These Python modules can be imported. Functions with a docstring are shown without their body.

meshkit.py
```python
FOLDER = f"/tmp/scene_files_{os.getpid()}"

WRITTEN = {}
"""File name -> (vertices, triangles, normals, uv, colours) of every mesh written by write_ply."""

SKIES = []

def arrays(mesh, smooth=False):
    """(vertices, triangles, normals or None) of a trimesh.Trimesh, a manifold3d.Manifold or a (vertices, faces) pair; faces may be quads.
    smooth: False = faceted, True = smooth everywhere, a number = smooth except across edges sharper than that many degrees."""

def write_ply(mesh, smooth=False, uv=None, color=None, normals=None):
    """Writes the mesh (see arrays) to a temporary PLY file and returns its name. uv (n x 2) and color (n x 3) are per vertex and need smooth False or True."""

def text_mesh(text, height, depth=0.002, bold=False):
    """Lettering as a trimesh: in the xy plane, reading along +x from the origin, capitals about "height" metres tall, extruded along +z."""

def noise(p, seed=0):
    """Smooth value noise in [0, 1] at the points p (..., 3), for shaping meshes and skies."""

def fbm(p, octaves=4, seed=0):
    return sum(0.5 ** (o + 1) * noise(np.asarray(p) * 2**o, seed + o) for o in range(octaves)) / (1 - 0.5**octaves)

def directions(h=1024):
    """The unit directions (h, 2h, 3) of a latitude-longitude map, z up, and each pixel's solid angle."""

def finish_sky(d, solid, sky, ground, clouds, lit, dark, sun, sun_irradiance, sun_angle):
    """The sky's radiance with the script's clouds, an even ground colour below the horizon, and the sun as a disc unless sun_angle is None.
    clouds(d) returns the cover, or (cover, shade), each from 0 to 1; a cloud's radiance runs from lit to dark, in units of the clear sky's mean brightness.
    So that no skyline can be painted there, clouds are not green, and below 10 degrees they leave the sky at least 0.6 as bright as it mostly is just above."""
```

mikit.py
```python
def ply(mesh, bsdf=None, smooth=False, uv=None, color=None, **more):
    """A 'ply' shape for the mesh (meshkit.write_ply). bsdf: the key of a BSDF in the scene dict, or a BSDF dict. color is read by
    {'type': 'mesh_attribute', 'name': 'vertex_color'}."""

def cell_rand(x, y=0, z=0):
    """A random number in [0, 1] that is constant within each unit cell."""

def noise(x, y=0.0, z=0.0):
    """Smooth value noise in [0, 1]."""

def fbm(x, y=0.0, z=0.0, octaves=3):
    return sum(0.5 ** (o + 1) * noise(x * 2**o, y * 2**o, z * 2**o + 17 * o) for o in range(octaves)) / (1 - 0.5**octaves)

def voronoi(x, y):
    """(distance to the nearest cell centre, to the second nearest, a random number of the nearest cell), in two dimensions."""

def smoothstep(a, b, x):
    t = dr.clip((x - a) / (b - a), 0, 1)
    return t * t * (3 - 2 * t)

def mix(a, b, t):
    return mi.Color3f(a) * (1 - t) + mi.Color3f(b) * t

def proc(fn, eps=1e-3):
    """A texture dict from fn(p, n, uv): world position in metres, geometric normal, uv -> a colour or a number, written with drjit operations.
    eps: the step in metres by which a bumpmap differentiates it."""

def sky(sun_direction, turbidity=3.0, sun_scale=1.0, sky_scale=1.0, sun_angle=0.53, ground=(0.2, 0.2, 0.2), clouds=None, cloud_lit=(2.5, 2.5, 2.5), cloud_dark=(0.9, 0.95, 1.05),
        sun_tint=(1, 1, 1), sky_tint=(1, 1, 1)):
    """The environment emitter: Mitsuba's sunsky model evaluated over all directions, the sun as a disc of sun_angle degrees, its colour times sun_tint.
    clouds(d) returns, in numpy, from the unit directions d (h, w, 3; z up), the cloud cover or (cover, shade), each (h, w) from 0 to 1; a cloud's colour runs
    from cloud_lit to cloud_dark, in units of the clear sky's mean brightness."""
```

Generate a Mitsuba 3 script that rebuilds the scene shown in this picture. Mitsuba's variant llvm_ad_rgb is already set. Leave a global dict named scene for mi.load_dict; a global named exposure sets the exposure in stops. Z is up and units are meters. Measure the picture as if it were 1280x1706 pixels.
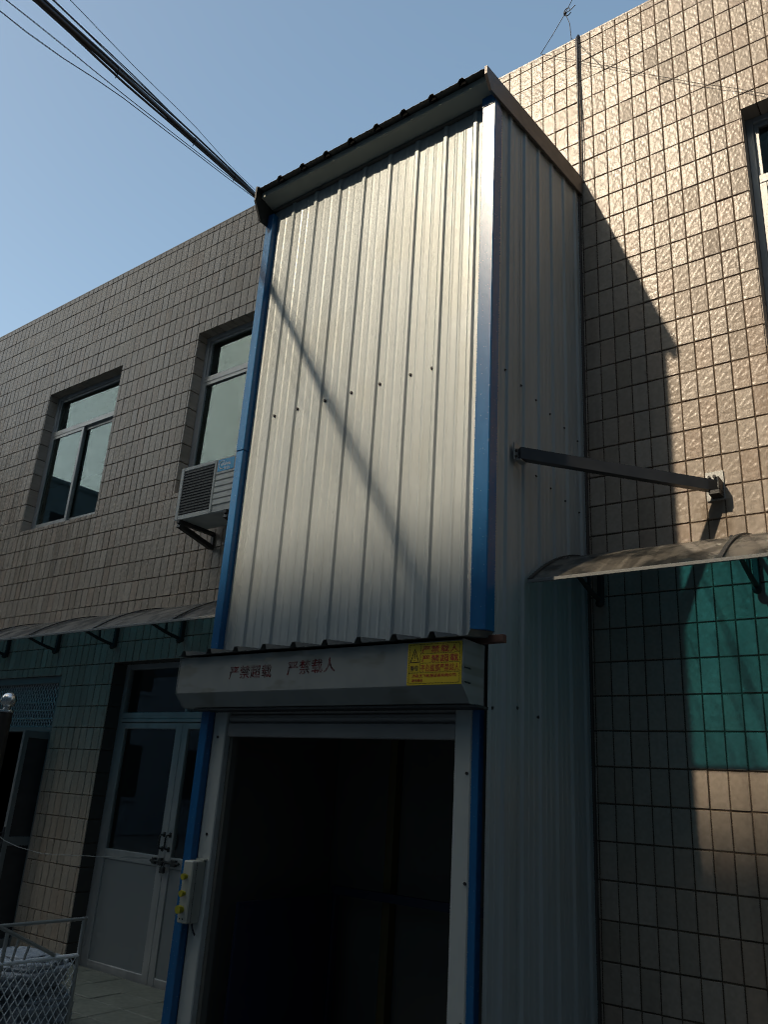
import json, math
import numpy as np
import drjit as dr
import trimesh
import mitsuba as mi
import mikit, meshkit
from shapely.geometry import Polygon, box as sbox
from mikit import noise, fbm, cell_rand, smoothstep, mix, proc

T = mi.ScalarTransform4f
scene, labels = {}, {}

# ------------------------------------------------------------------ camera, light, exposure
RIGHT = np.array([0.805185383, 0.589927127, 0.060518453])
DOWN = np.array([-0.150331284, 0.301766019, -0.941455137])
FWD = np.array([-0.573652337, 0.748948099, 0.331662090])
CAM = np.array([1.960177777, -4.773249794, 1.542174128])
FPX = 1333.85
M = np.eye(4)
M[:3, 0], M[:3, 1], M[:3, 2], M[:3, 3] = -RIGHT, -DOWN, FWD, CAM
scene['camera'] = {'type': 'perspective', 'fov': math.degrees(2 * math.atan(640 / FPX)), 'fov_axis': 'x',
                   'near_clip': 0.05, 'far_clip': 1500.0, 'to_world': T(M)}
SUN = np.array([-0.423, -1.0, 0.957])
scene['sky_light'] = mikit.sky(SUN, turbidity=5.0, sun_scale=0.36, sun_angle=1.1, sun_tint=(0.98, 1.0, 1.02), sky_tint=(1.08, 0.985, 0.815), ground=(0.12, 0.12, 0.11))
exposure = 2.9


def project(p):
    d = np.asarray(p, float) - CAM
    z = d @ FWD
    return np.stack([640 + FPX * (d @ RIGHT) / z, 853 + FPX * (d @ DOWN) / z, z], -1)


# ------------------------------------------------------------------ helpers
def tag(key, label=None, category=None, group=None, kind=None):
    e = {k: v for k, v in (('label', label), ('category', category), ('group', group), ('kind', kind)) if v}
    if e:
        labels[key] = e
    return key


def add(key, mesh, bsdf, smooth=False, kind=None, label=None):
    n, k = 0, key
    while k in scene:
        n += 1
        k = f'{key}_{n:03d}'
    scene[k] = mikit.ply(mesh, bsdf, smooth=smooth)
    if kind or label:
        tag(k, label, None, None, kind)
    return k


def cat(meshes):
    return trimesh.util.concatenate([m for m in meshes])


def tm(v, f):
    v, f = np.asarray(v, float), np.asarray(f, int)
    if f.shape[1] == 4:
        f = np.vstack([f[:, [0, 1, 2]], f[:, [0, 2, 3]]])
    return trimesh.Trimesh(v, f, process=False)


def bx(x0, x1, y0, y1, z0, z1, c=0.0):
    """box; c = chamfer"""
    lo, hi = np.array([x0, y0, z0], float), np.array([x1, y1, z1], float)
    if c <= 0:
        m = trimesh.creation.box(extents=hi - lo)
        m.apply_translation((lo + hi) / 2)
        return m
    c = min(c, 0.45 * (hi - lo).min())
    pts = []
    for ix in (0, 1):
        for iy in (0, 1):
            for iz in (0, 1):
                p = np.array([(lo, hi)[ix][0], (lo, hi)[iy][1], (lo, hi)[iz][2]])
                s = np.array([1 - 2 * ix, 1 - 2 * iy, 1 - 2 * iz]) * c
                for k in range(3):
                    q = p + s
                    q[k] = p[k]
                    pts.append(q)
    return trimesh.Trimesh(*_hull(np.array(pts)), process=False)


def _hull(pts):
    h = trimesh.convex.convex_hull(pts)
    return h.vertices, h.faces


def tube(path, r, n=8, caps=True):
    p = np.asarray(path, float)
    k = len(p)
    rr = np.broadcast_to(np.asarray(r, float), (k,))
    t = np.gradient(p, axis=0)
    t /= np.linalg.norm(t, axis=1, keepdims=True)
    a = np.cross(t[0], [0, 0, 1.0])
    if np.linalg.norm(a) < 0.1:
        a = np.cross(t[0], [1.0, 0, 0])
    v = []
    ang = np.arange(n) * 2 * np.pi / n
    for i in range(k):
        a = a - t[i] * (a @ t[i])
        a /= np.linalg.norm(a)
        b = np.cross(t[i], a)
        v.append(p[i] + rr[i] * (np.cos(ang)[:, None] * a + np.sin(ang)[:, None] * b))
    v = np.vstack(v)
    f = []
    for i in range(k - 1):
        for j in range(n):
            q = [i * n + j, i * n + (j + 1) % n, (i + 1) * n + (j + 1) % n, (i + 1) * n + j]
            f += [[q[0], q[1], q[2]], [q[0], q[2], q[3]]]
    if caps:
        v = np.vstack([v, p[:1], p[-1:]])
        for j in range(n):
            f.append([len(v) - 2, (j + 1) % n, j])
            f.append([len(v) - 1, (k - 1) * n + j, (k - 1) * n + (j + 1) % n])
    return tm(v, f)


def prism(poly, a, b, axis):
    """extrude a 2D polygon (list of points; the two axes other than 'axis' in x,y,z order) from a to b along axis"""
    g = Polygon(poly) if not isinstance(poly, Polygon) else poly
    parts = []
    for q in getattr(g, 'geoms', [g]):
        m = trimesh.creation.extrude_polygon(q, b - a, engine='earcut')
        parts.append(m)
    m = cat(parts)
    v = m.vertices.copy()
    o = np.empty_like(v)
    rest = [k for k in range(3) if k != axis]
    o[:, rest[0]], o[:, rest[1]], o[:, axis] = v[:, 0], v[:, 1], v[:, 2] + a
    f = m.faces if axis != 1 else m.faces[:, ::-1]
    return trimesh.Trimesh(o, f, process=False)


def bar(p, q, w, h, up=(0, 0, 1)):
    """rectangular bar from p to q, w wide across, h along 'up'"""
    p, q = np.asarray(p, float), np.asarray(q, float)
    t = (q - p) / np.linalg.norm(q - p)
    s = np.cross(t, up)
    s /= np.linalg.norm(s)
    u = np.cross(s, t)
    v = [e + a * s * w / 2 + b * u * h / 2 for e in (p, q) for a, b in ((-1, -1), (1, -1), (1, 1), (-1, 1))]
    m = trimesh.Trimesh(*_hull(np.array(v)), process=False)
    return m


def ball(c, r, sub=3):
    m = trimesh.creation.icosphere(subdivisions=sub, radius=r)
    m.apply_translation(c)
    return m


def cyl(p, q, r, n=12):
    return tube([p, q], r, n)


# ------------------------------------------------------------------ tile grid (metres), from the facade joints
TW, TH, TX0, TZ0, JOINT, VJOINT = 0.105775, 0.205, 1.184, 4.85, 0.0088, 0.0072
WALL_X0, WALL_X1, WALL_TOP = -13.0, 5.0, 7.59


# ------------------------------------------------------------------ materials
def ramp(v, a, b):
    return smoothstep(a, b, v)


def tile_color(p, n, uv):
    cx, cz = dr.floor((p.x - TX0) / TW), dr.floor((p.z - TZ0) / TH)
    r = cell_rand(cx, cz, 3)
    c = mix((0.322, 0.268, 0.214), (0.38, 0.323, 0.264), r)
    c = mix(c, mi.Color3f(0.345, 0.262, 0.2), 0.55 * ramp(cell_rand(cx, cz, 9), 0.72, 0.9))
    c = mix(c, mi.Color3f(0.26, 0.215, 0.165), 0.5 * ramp(cell_rand(cx, cz, 5), 0.93, 0.96))
    g = fbm(p.x * 60, p.z * 60, 3.0)
    c = c * (0.86 + 0.28 * g)
    dirt = fbm(p.x * 7.0, p.z * 0.5, 1.5, 4)
    c = c * (1.0 - 0.25 * ramp(dirt, 0.5, 0.85))
    # rain runs below the sills and below the air conditioner
    run = ramp(fbm(p.x * 21.0, p.z * 0.35, 6.0, 3), 0.42, 0.72)
    for (a, b, z0, ln) in ((-7.3, -5.7, 4.27, 1.3), (-4.4, -2.9, 4.27, 0.4), (-3.7, -2.9, 3.7, 0.8), (1.15, 2.75, 4.27, 1.1), (0.7, 0.9, 3.33, 0.5)):
        m = ramp(p.x, a - .03, a + .03) * (1 - ramp(p.x, b - .03, b + .03)) * (1 - ramp(z0 - p.z, 0.1, ln)) * dr.select(p.z < z0, 1.0, 0.0)
        c = mix(c, c * mi.Color3f(0.62, 0.57, 0.5), m * run * 0.8)
    return c


def tile_height(p, n, uv):
    fx, fz = (p.x - TX0) / TW, (p.z - TZ0) / TH
    cx, cz = dr.floor(fx), dr.floor(fz)
    lx, lz = fx - cx, fz - cz
    # every tile comes out of the same mould: a cleft relief, nearly the same on each
    h = 0.0022 * fbm(lx * 4.2 + 3.0, lz * 7.0 + 7.0, 2.0, 2) + 0.0010 * noise(lx * 9.0 + 1.3, lz * 15.0, 5.0)
    h = h + 0.0007 * fbm(p.x * 48.0, p.z * 38.0, 0.0, 2)
    h = h + 0.00016 * noise(p.x * 330.0, p.z * 300.0, 0.0)
    return h


def grout_color(p, n, uv):
    return mix((0.095, 0.072, 0.054), (0.14, 0.108, 0.08), fbm(p.x * 9, p.z * 9, 0.0))


def two(b):
    return {'type': 'twosided', 'bsdf': b}


def princ(color, rough=0.5, metallic=0.0, spec=0.5, **k):
    if not isinstance(color, dict):
        color = {'type': 'rgb', 'value': list(color)}
    d = {'type': 'principled', 'base_color': color, 'metallic': metallic, 'specular': spec}
    d['roughness'] = rough
    d.update(k)
    return d


scene['mat_tile'] = two({'type': 'bumpmap', 'texture': proc(tile_height, 6e-4), 'scale': 1.0,
                         'bsdf': princ(proc(tile_color), 0.38, 0.0, 0.3, clearcoat=0.75, clearcoat_gloss=0.7)})
scene['mat_grout'] = two({'type': 'diffuse', 'reflectance': proc(grout_color)})


def sheet_color(p, n, uv):
    # galvanised / pale coated steel: rain streaks run down, a little chalky
    h = p.x + p.y * 1.0
    s = fbm(h * 26.0, p.z * 0.10, 2.0, 4)
    s2 = noise(h * 48.0, p.z * 0.10, 7.0)
    c = mix((0.30, 0.335, 0.338), (0.345, 0.378, 0.382), s)
    c = c * (0.965 + 0.07 * s2)
    blotch = fbm(h * 4.0, p.z * 1.8, 9.0, 4)
    return mix(c, c * mi.Color3f(0.92, 0.88, 0.8), 0.45 * ramp(blotch, 0.48, 0.75))


def sheet_rough(p, n, uv):
    return 0.34 + 0.2 * fbm((p.x + p.y) * 14.0, p.z * 0.3, 4.0, 3)


scene['mat_sheet'] = two(princ(proc(sheet_color), proc(sheet_rough), 0.2, 0.45))


def blue_color(p, n, uv):
    f = fbm(p.x * 30 + p.y * 17, p.z * 5.0, 0.0, 4)
    c = mix((0.006, 0.082, 0.22), (0.011, 0.11, 0.27), f)
    chips = ramp(fbm(p.x * 160 + p.y * 90, p.z * 110, 3.0, 3), 0.83, 0.86)
    return mix(c, mi.Color3f(0.4, 0.42, 0.43), chips * 0.7)


scene['mat_blue'] = two(princ(proc(blue_color), 0.25, 0.0, 0.45, clearcoat=0.25, clearcoat_gloss=0.8))


def roof_color(p, n, uv):
    f = fbm(p.x * 8, p.y * 8, p.z * 8, 4)
    return mix((0.07, 0.07, 0.065), (0.125, 0.115, 0.1), f)


scene['mat_roof'] = two(princ(proc(roof_color), 0.5, 0.15, 0.4))


def flash_color(p, n, uv):
    f = fbm(p.x * 20, p.y * 6, p.z * 9, 4)
    return mix((0.065, 0.058, 0.053), (0.12, 0.10, 0.088), f)


scene['mat_flashing'] = two(princ(proc(flash_color), 0.42, 0.3, 0.5))
scene['mat_soffit'] = two(princ((0.27, 0.29, 0.26), 0.6))


def white_color(p, n, uv):
    f = fbm(p.x * 7, p.y * 7, p.z * 3.0, 4)
    c = mix((0.20, 0.212, 0.205), (0.29, 0.302, 0.286), f)
    rub = ramp(fbm(p.x * 5.0 + 2.0, p.z * 16.0, 4.0, 4), 0.55, 0.75)
    return mix(c, c * mi.Color3f(0.82, 0.79, 0.73), rub)


scene['mat_white_steel'] = two(princ(proc(white_color), 0.42, 0.0, 0.5))


def slat_color(p, n, uv):
    return mix((0.22, 0.215, 0.205), (0.30, 0.29, 0.275), fbm(p.x * 6, p.z * 30, 2.0, 3))


scene['mat_slat'] = two(princ(proc(slat_color), 0.5, 0.1))


def alu_color(p, n, uv):
    return mix((0.30, 0.31, 0.31), (0.42, 0.425, 0.42), fbm(p.x * 12 + p.y * 9, p.z * 4, 0.0, 3))


scene['mat_aluminium'] = two(princ(proc(alu_color), 0.38, 0.35, 0.5))
scene['mat_door_panel'] = two(princ((0.20, 0.22, 0.23), 0.4, 0.15))
scene['mat_glass'] = {'type': 'thindielectric', 'int_ior': 1.52, 'specular_transmittance': {'type': 'rgb', 'value': [0.42, 0.52, 0.49]},
                      'specular_reflectance': {'type': 'rgb', 'value': [0.8, 0.98, 0.93]}}
scene['mat_clear_glass'] = {'type': 'thindielectric', 'int_ior': 1.52, 'specular_transmittance': {'type': 'rgb', 'value': [0.7, 0.75, 0.73]}}
scene['mat_room'] = two({'type': 'diffuse', 'reflectance': {'type': 'rgb', 'value': [0.16, 0.15, 0.14]}})
scene['mat_curtain'] = two({'type': 'diffuse', 'reflectance': {'type': 'rgb', 'value': [0.30, 0.10, 0.13]}})
scene['mat_render'] = two({'type': 'diffuse', 'reflectance': {'type': 'rgb', 'value': [0.21, 0.255, 0.28]}})
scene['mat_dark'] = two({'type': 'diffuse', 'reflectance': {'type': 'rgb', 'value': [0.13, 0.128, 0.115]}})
scene['mat_black'] = two(princ((0.018, 0.018, 0.02), 0.45))
scene['mat_cable'] = two(princ((0.016, 0.018, 0.024), 0.4))
scene['mat_iron'] = two(princ((0.03, 0.032, 0.032), 0.5, 0.2))


def grey_steel_color(p, n, uv):
    return mix((0.035, 0.038, 0.043), (0.065, 0.066, 0.068), fbm(p.x * 14, p.y * 10, p.z * 14, 3))


scene['mat_grey_steel'] = two(princ(proc(grey_steel_color), 0.36, 0.3))
scene['mat_leaf'] = two(princ((0.17, 0.18, 0.18), 0.45))
scene['mat_drip'] = two(princ((0.13, 0.135, 0.13), 0.45, 0.2))
scene['mat_jamb'] = two(princ((0.42, 0.44, 0.42), 0.45))
scene['mat_reveal_shade'] = two(princ((0.055, 0.05, 0.045), 0.6))  # shade of the door reveal put into its colour
scene['mat_plug_black'] = two({'type': 'diffuse', 'reflectance': {'type': 'rgb', 'value': [0.012, 0.012, 0.012]}})  # near-black, so plugs in the sun still look like dark gaps
scene['mat_rust'] = two(princ((0.11, 0.05, 0.035), 0.7))
scene['mat_galv'] = two(princ((0.34, 0.35, 0.34), 0.4, 0.5))
scene['mat_chrome'] = two({'type': 'roughconductor', 'material': 'Al', 'alpha': 0.08, 'specular_reflectance': {'type': 'rgb', 'value': [0.75, 0.74, 0.72]}})
scene['mat_wire'] = two(princ((0.74, 0.76, 0.76), 0.45))
scene['mat_bronze'] = two(princ((0.035, 0.026, 0.02), 0.4, 0.3))
scene['mat_car_blue'] = two(princ((0.015, 0.022, 0.05), 0.5))
scene['mat_rail_yellow'] = two(princ((0.11, 0.085, 0.028), 0.6))


def ac_color(p, n, uv):
    f = fbm(p.x * 11, p.y * 11, p.z * 5, 4)
    return mix((0.40, 0.41, 0.385), (0.55, 0.555, 0.525), f)


scene['mat_ac'] = two(princ(proc(ac_color), 0.5))
scene['mat_ac_grille'] = two(princ((0.06, 0.062, 0.06), 0.55))
scene['mat_sticker_blue'] = two(princ((0.02, 0.33, 0.62), 0.4))
scene['mat_sticker_white'] = two(princ((0.72, 0.74, 0.74), 0.5))
scene['mat_sign_yellow'] = two(princ((0.66, 0.47, 0.02), 0.4))
scene['mat_sign_dark'] = two(princ((0.10, 0.045, 0.015), 0.5))
scene['mat_sign_red'] = two(princ((0.42, 0.035, 0.02), 0.5))


def stencil_color(p, n, uv):
    f = fbm(p.x * 30, p.z * 30, 1.0, 4)
    c = mix((0.055, 0.03, 0.03), (0.14, 0.025, 0.03), ramp(f, 0.35, 0.65))
    return mix(c, mi.Color3f(0.19, 0.155, 0.15), 0.75 * ramp(fbm(p.x * 55, p.z * 55, 8.0, 3), 0.45, 0.7))


scene['mat_stencil'] = two({'type': 'diffuse', 'reflectance': proc(stencil_color)})
scene['mat_case'] = two(princ((0.38, 0.385, 0.33), 0.45))
scene['mat_knob'] = two(princ((0.34, 0.30, 0.02), 0.35))


def floor_color(p, n, uv):
    f = fbm(p.x * 3.1, p.y * 3.1, 0.0, 4)
    g = fbm(p.x * 40, p.y * 40, 2.0, 3)
    return mix((0.12, 0.13, 0.105), (0.20, 0.205, 0.17), f) * (0.8 + 0.4 * g)


scene['mat_floor'] = two(princ(proc(floor_color), 0.55))
scene['mat_ground'] = two({'type': 'diffuse', 'reflectance': {'type': 'rgb', 'value': [0.17, 0.175, 0.165]}})


def bag_color(p, n, uv):
    f = fbm(p.x * 13, p.y * 13, p.z * 13, 4)
    return mix((0.21, 0.24, 0.275), (0.40, 0.435, 0.47), f)


scene['mat_bag'] = two(princ(proc(bag_color), 0.55))

# awning: tinted translucent sheet under a film of dust
scene['mat_awning'] = {'type': 'thindielectric', 'int_ior': 1.38, 'specular_transmittance': {'type': 'rgb', 'value': [0.045, 0.39, 0.55]}}


def dust_color(p, n, uv):
    f = fbm(p.x * 9, p.y * 9, 0.0, 4)
    return mix((0.03, 0.03, 0.027), (0.17, 0.155, 0.13), ramp(f, 0.3, 0.7))


def dust_cover(p, n, uv):
    f = fbm(p.x * 5, p.y * 6, 4.0, 4)
    s = fbm(p.x * 40 + p.y * 12, p.y * 26, 2.0, 3)
    st = fbm(p.x * 22.0, p.y * 2.0, 5.0, 3)
    return dr.clip(0.12 + 0.3 * f + 0.22 * s + 0.3 * ramp(st, 0.5, 0.75), 0.0, 1.0)


scene['mat_dust'] = {'type': 'mask', 'opacity': proc(dust_cover), 'bsdf': two(princ(proc(dust_color), 0.42, 0.0, 0.3))}

# ------------------------------------------------------------------ ground
gm = tm([[-90, -90, -0.075], [90, -90, -0.075], [90, 90, -0.075], [-90, 90, -0.075]], [[0, 1, 2, 3]])
add('courtyard_ground', gm, 'mat_ground')
tag('courtyard_ground', 'grey concrete courtyard floor paved in front of the tiled building', kind='structure')
rng = np.random.default_rng(5)
for i in range(12):
    for j in range(8):
        x0, y0 = -6.6 + i * 0.4, 0.115 - (j + 1) * 0.3
        z = -0.03 + rng.uniform(-0.002, 0.002)
        add('courtyard_ground__paving_slab', bx(x0 + .004, x0 + .396, y0 + .004, y0 + .296, -0.1, z, 0.004), 'mat_floor')

# ------------------------------------------------------------------ tiled building
B = 'tiled_building'
tag(B, 'long two storey building faced with small beige glazed tiles behind the metal tower', 'building')
WINS = [(-7.262, -5.742, 4.285, 6.157), (-4.394, -2.862, 4.285, 6.157), (1.187, 2.71, 4.285, 6.157)]
DOOR = (-4.905, -3.0, -0.08, 2.60)
GATE = (-7.4, -5.77, -0.08, 2.505)
HOLES = WINS + [DOOR, GATE]
g = 0.012
core = Polygon([(WALL_X0, -0.3), (WALL_X1, -0.3), (WALL_X1, WALL_TOP - .012), (WALL_X0, WALL_TOP - .012)])
for (x0, x1, z0, z1) in HOLES:
    core = core.difference(sbox(x0 - g, z0 - g, x1 + g, z1 + g))
add(B + '__facade_wall', prism(core, 0.006, 0.25, 1), 'mat_grout')
add(B + '__coping', bx(WALL_X0, WALL_X1, 0.0, 0.27, WALL_TOP - .010, WALL_TOP + 0.006), 'mat_tile')
add(B + '__rear_body', cat([bx(WALL_X0, WALL_X1, 0.26, 8, 6.95, 7.15), bx(WALL_X0, WALL_X1, 0.26, 8, 3.15, 3.35),
                            bx(WALL_X0, WALL_X1, 3.2, 3.4, -.3, 6.94), bx(WALL_X0, WALL_X0 + .2, 0.26, 3.19, -.3, 6.94),
                            bx(WALL_X1 - .2, WALL_X1, 0.26, 3.19, -.3, 6.94), bx(-5.2, -5.0, .26, 3.19, -.3, 3.14), bx(-5.2, -5.0, .26, 3.19, 3.36, 6.94),
                            bx(-1.1, -0.9, .26, 3.19, 3.36, 6.94), bx(-1.1, -0.9, .26, 3.19, -.3, 3.14)]), 'mat_room')


def subtract(rects, h):
    out = []
    for (a, b, c, d) in rects:
        x0, x1, z0, z1 = h
        if b <= x0 or a >= x1 or d <= z0 or c >= z1:
            out.append((a, b, c, d))
            continue
        if a < x0: out.append((a, x0, c, d))
        if b > x1: out.append((x1, b, c, d))
        a2, b2 = max(a, x0), min(b, x1)
        if c < z0: out.append((a2, b2, c, z0))
        if d > z1: out.append((a2, b2, z1, d))
    return out


rng = np.random.default_rng(11)
tiles = []
i0, i1 = int(math.floor((WALL_X0 - TX0) / TW)), int(math.ceil((WALL_X1 - TX0) / TW))
k0, k1 = int(math.floor((-0.3 - TZ0) / TH)), int(math.ceil((WALL_TOP - TZ0) / TH))
for i in range(i0, i1):
    for k in range(k0, k1):
        a, c = TX0 + i * TW, TZ0 + k * TH
        r = [(max(a + VJOINT / 2, WALL_X0), min(a + TW - VJOINT / 2, WALL_X1), c + JOINT / 2, min(c + TH - JOINT / 2, WALL_TOP - .012))]
        for h in HOLES:
            r = subtract(r, h)
        tiles += [t for t in r if t[1] - t[0] > 0.006 and t[3] - t[2] > 0.006]


def tile_mesh(t, rng):
    a, b, c, d = t
    bv = 0.0022
    ja, jb, jc = rng.normal(0, 0.0014, 2), rng.normal(0, 0.0005), rng.normal(0, 0.0004, 2)
    a, b, c, d = a + jc[0], b + jc[0], c + jc[1], d + jc[1]
    tilt = lambda x, z: ja[0] * (x - (a + b) / 2) / TW * 1.6 + ja[1] * (z - (c + d) / 2) / TH * 1.6 + jb
    fr = [(a + bv, c + bv), (b - bv, c + bv), (b - bv, d - bv), (a + bv, d - bv)]
    ba = [(a, c), (b, c), (b, d), (a, d)]
    v = [[x, tilt(x, z), z] for x, z in fr] + [[x, 0.0025 + tilt(x, z), z] for x, z in ba] + [[x, 0.012, z] for x, z in ba]
    f = [[0, 1, 2, 3]]
    for j in range(4):
        j2 = (j + 1) % 4
        f.append([4 + j, 4 + j2, j2, j])
        f.append([8 + j, 8 + j2, 4 + j2, 4 + j])
    return np.array(v), np.array(f)


def blocked(p):
    """does the hoist tower or an awning stand between the camera and p"""
    for lo, hi in (((-2.0, -1.36, 0), (0.02, -0.01, 6.0)),):
        d = p - CAM
        t0, t1 = 0.0, 1.0
        for k in range(3):
            if abs(d[k]) < 1e-9: continue
            u, w = (lo[k] - CAM[k]) / d[k], (hi[k] - CAM[k]) / d[k]
            t0, t1 = max(t0, min(u, w)), min(t1, max(u, w))
        if t0 < t1 - 1e-6 and t0 < 0.999:
            return True
    return False


size = []
for t in tiles:
    a, b, c, d = t
    q = project([[a, 0, c], [b, 0, c], [b, 0, d], [a, 0, d]])
    ctr = np.array([(a + b) / 2, 0, (c + d) / 2])
    pc = project(ctr)
    area = 0.0
    if 0 < pc[0] < 1280 and 0 < pc[1] < 1706 and not blocked(ctr) and not (c < 3.02 and d > 2.72 and a > 0):
        x, y = q[:, 0], q[:, 1]
        area = 0.5 * abs(np.dot(x, np.roll(y, -1)) - np.dot(y, np.roll(x, -1)))
    size.append(area)
order = np.argsort(-np.array(size))
big = set(order[:300].tolist())
sv, sf, at = [], [], 0
for idx, t in enumerate(tiles):
    v, f = tile_mesh(t, rng)
    if idx in big:
        add(B + '__facade_wall__tile', tm(v, f), 'mat_tile')
    else:
        sv.append(v)
        sf.append(f + at)
        at += len(v)
add(B + '__facade_wall__small_tiles', tm(np.vstack(sv), np.vstack(sf)), 'mat_tile', kind='stuff')

DEPTH = 0.13


def reveal(h, key, depth=DEPTH, sill=True, mat='mat_tile'):
    x0, x1, z0, z1 = h
    k = int(math.floor((z0 - TZ0) / TH))
    z = TZ0 + k * TH
    while z < z1:
        a, b = max(z + JOINT / 2, z0), min(z + TH - JOINT / 2, z1)
        if b - a > 0.012:
            add(key + '__reveal_tile', bx(x0 - .011, x0, 0.006, depth, a, b, .002), mat)
            add(key + '__reveal_tile', bx(x1, x1 + .011, 0.006, depth, a, b, .002), mat)
        z += TH
    i = int(math.floor((x0 - TX0) / TW))
    head = []
    while TX0 + i * TW < x1:
        a, b = max(TX0 + i * TW + JOINT / 2, x0), min(TX0 + (i + 1) * TW - JOINT / 2, x1)
        if b - a > 0.012:
            head.append(bx(a, b, 0.006, depth, z1, z1 + .011))
            if sill: head.append(bx(a, b, 0.006, depth, z0 - .011, z0))
        i += 1
    add(key + '__head_tiles', cat(head), mat, kind='stuff')


def pane_mesh(x0, x1, y, z0, z1, tx=0.0, tz=0.0):
    return tm([[x0, y - tx, z0], [x1, y + tx, z0], [x1, y + tx + tz, z1], [x0, y - tx + tz, z1]], [[0, 1, 2, 3]])


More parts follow.
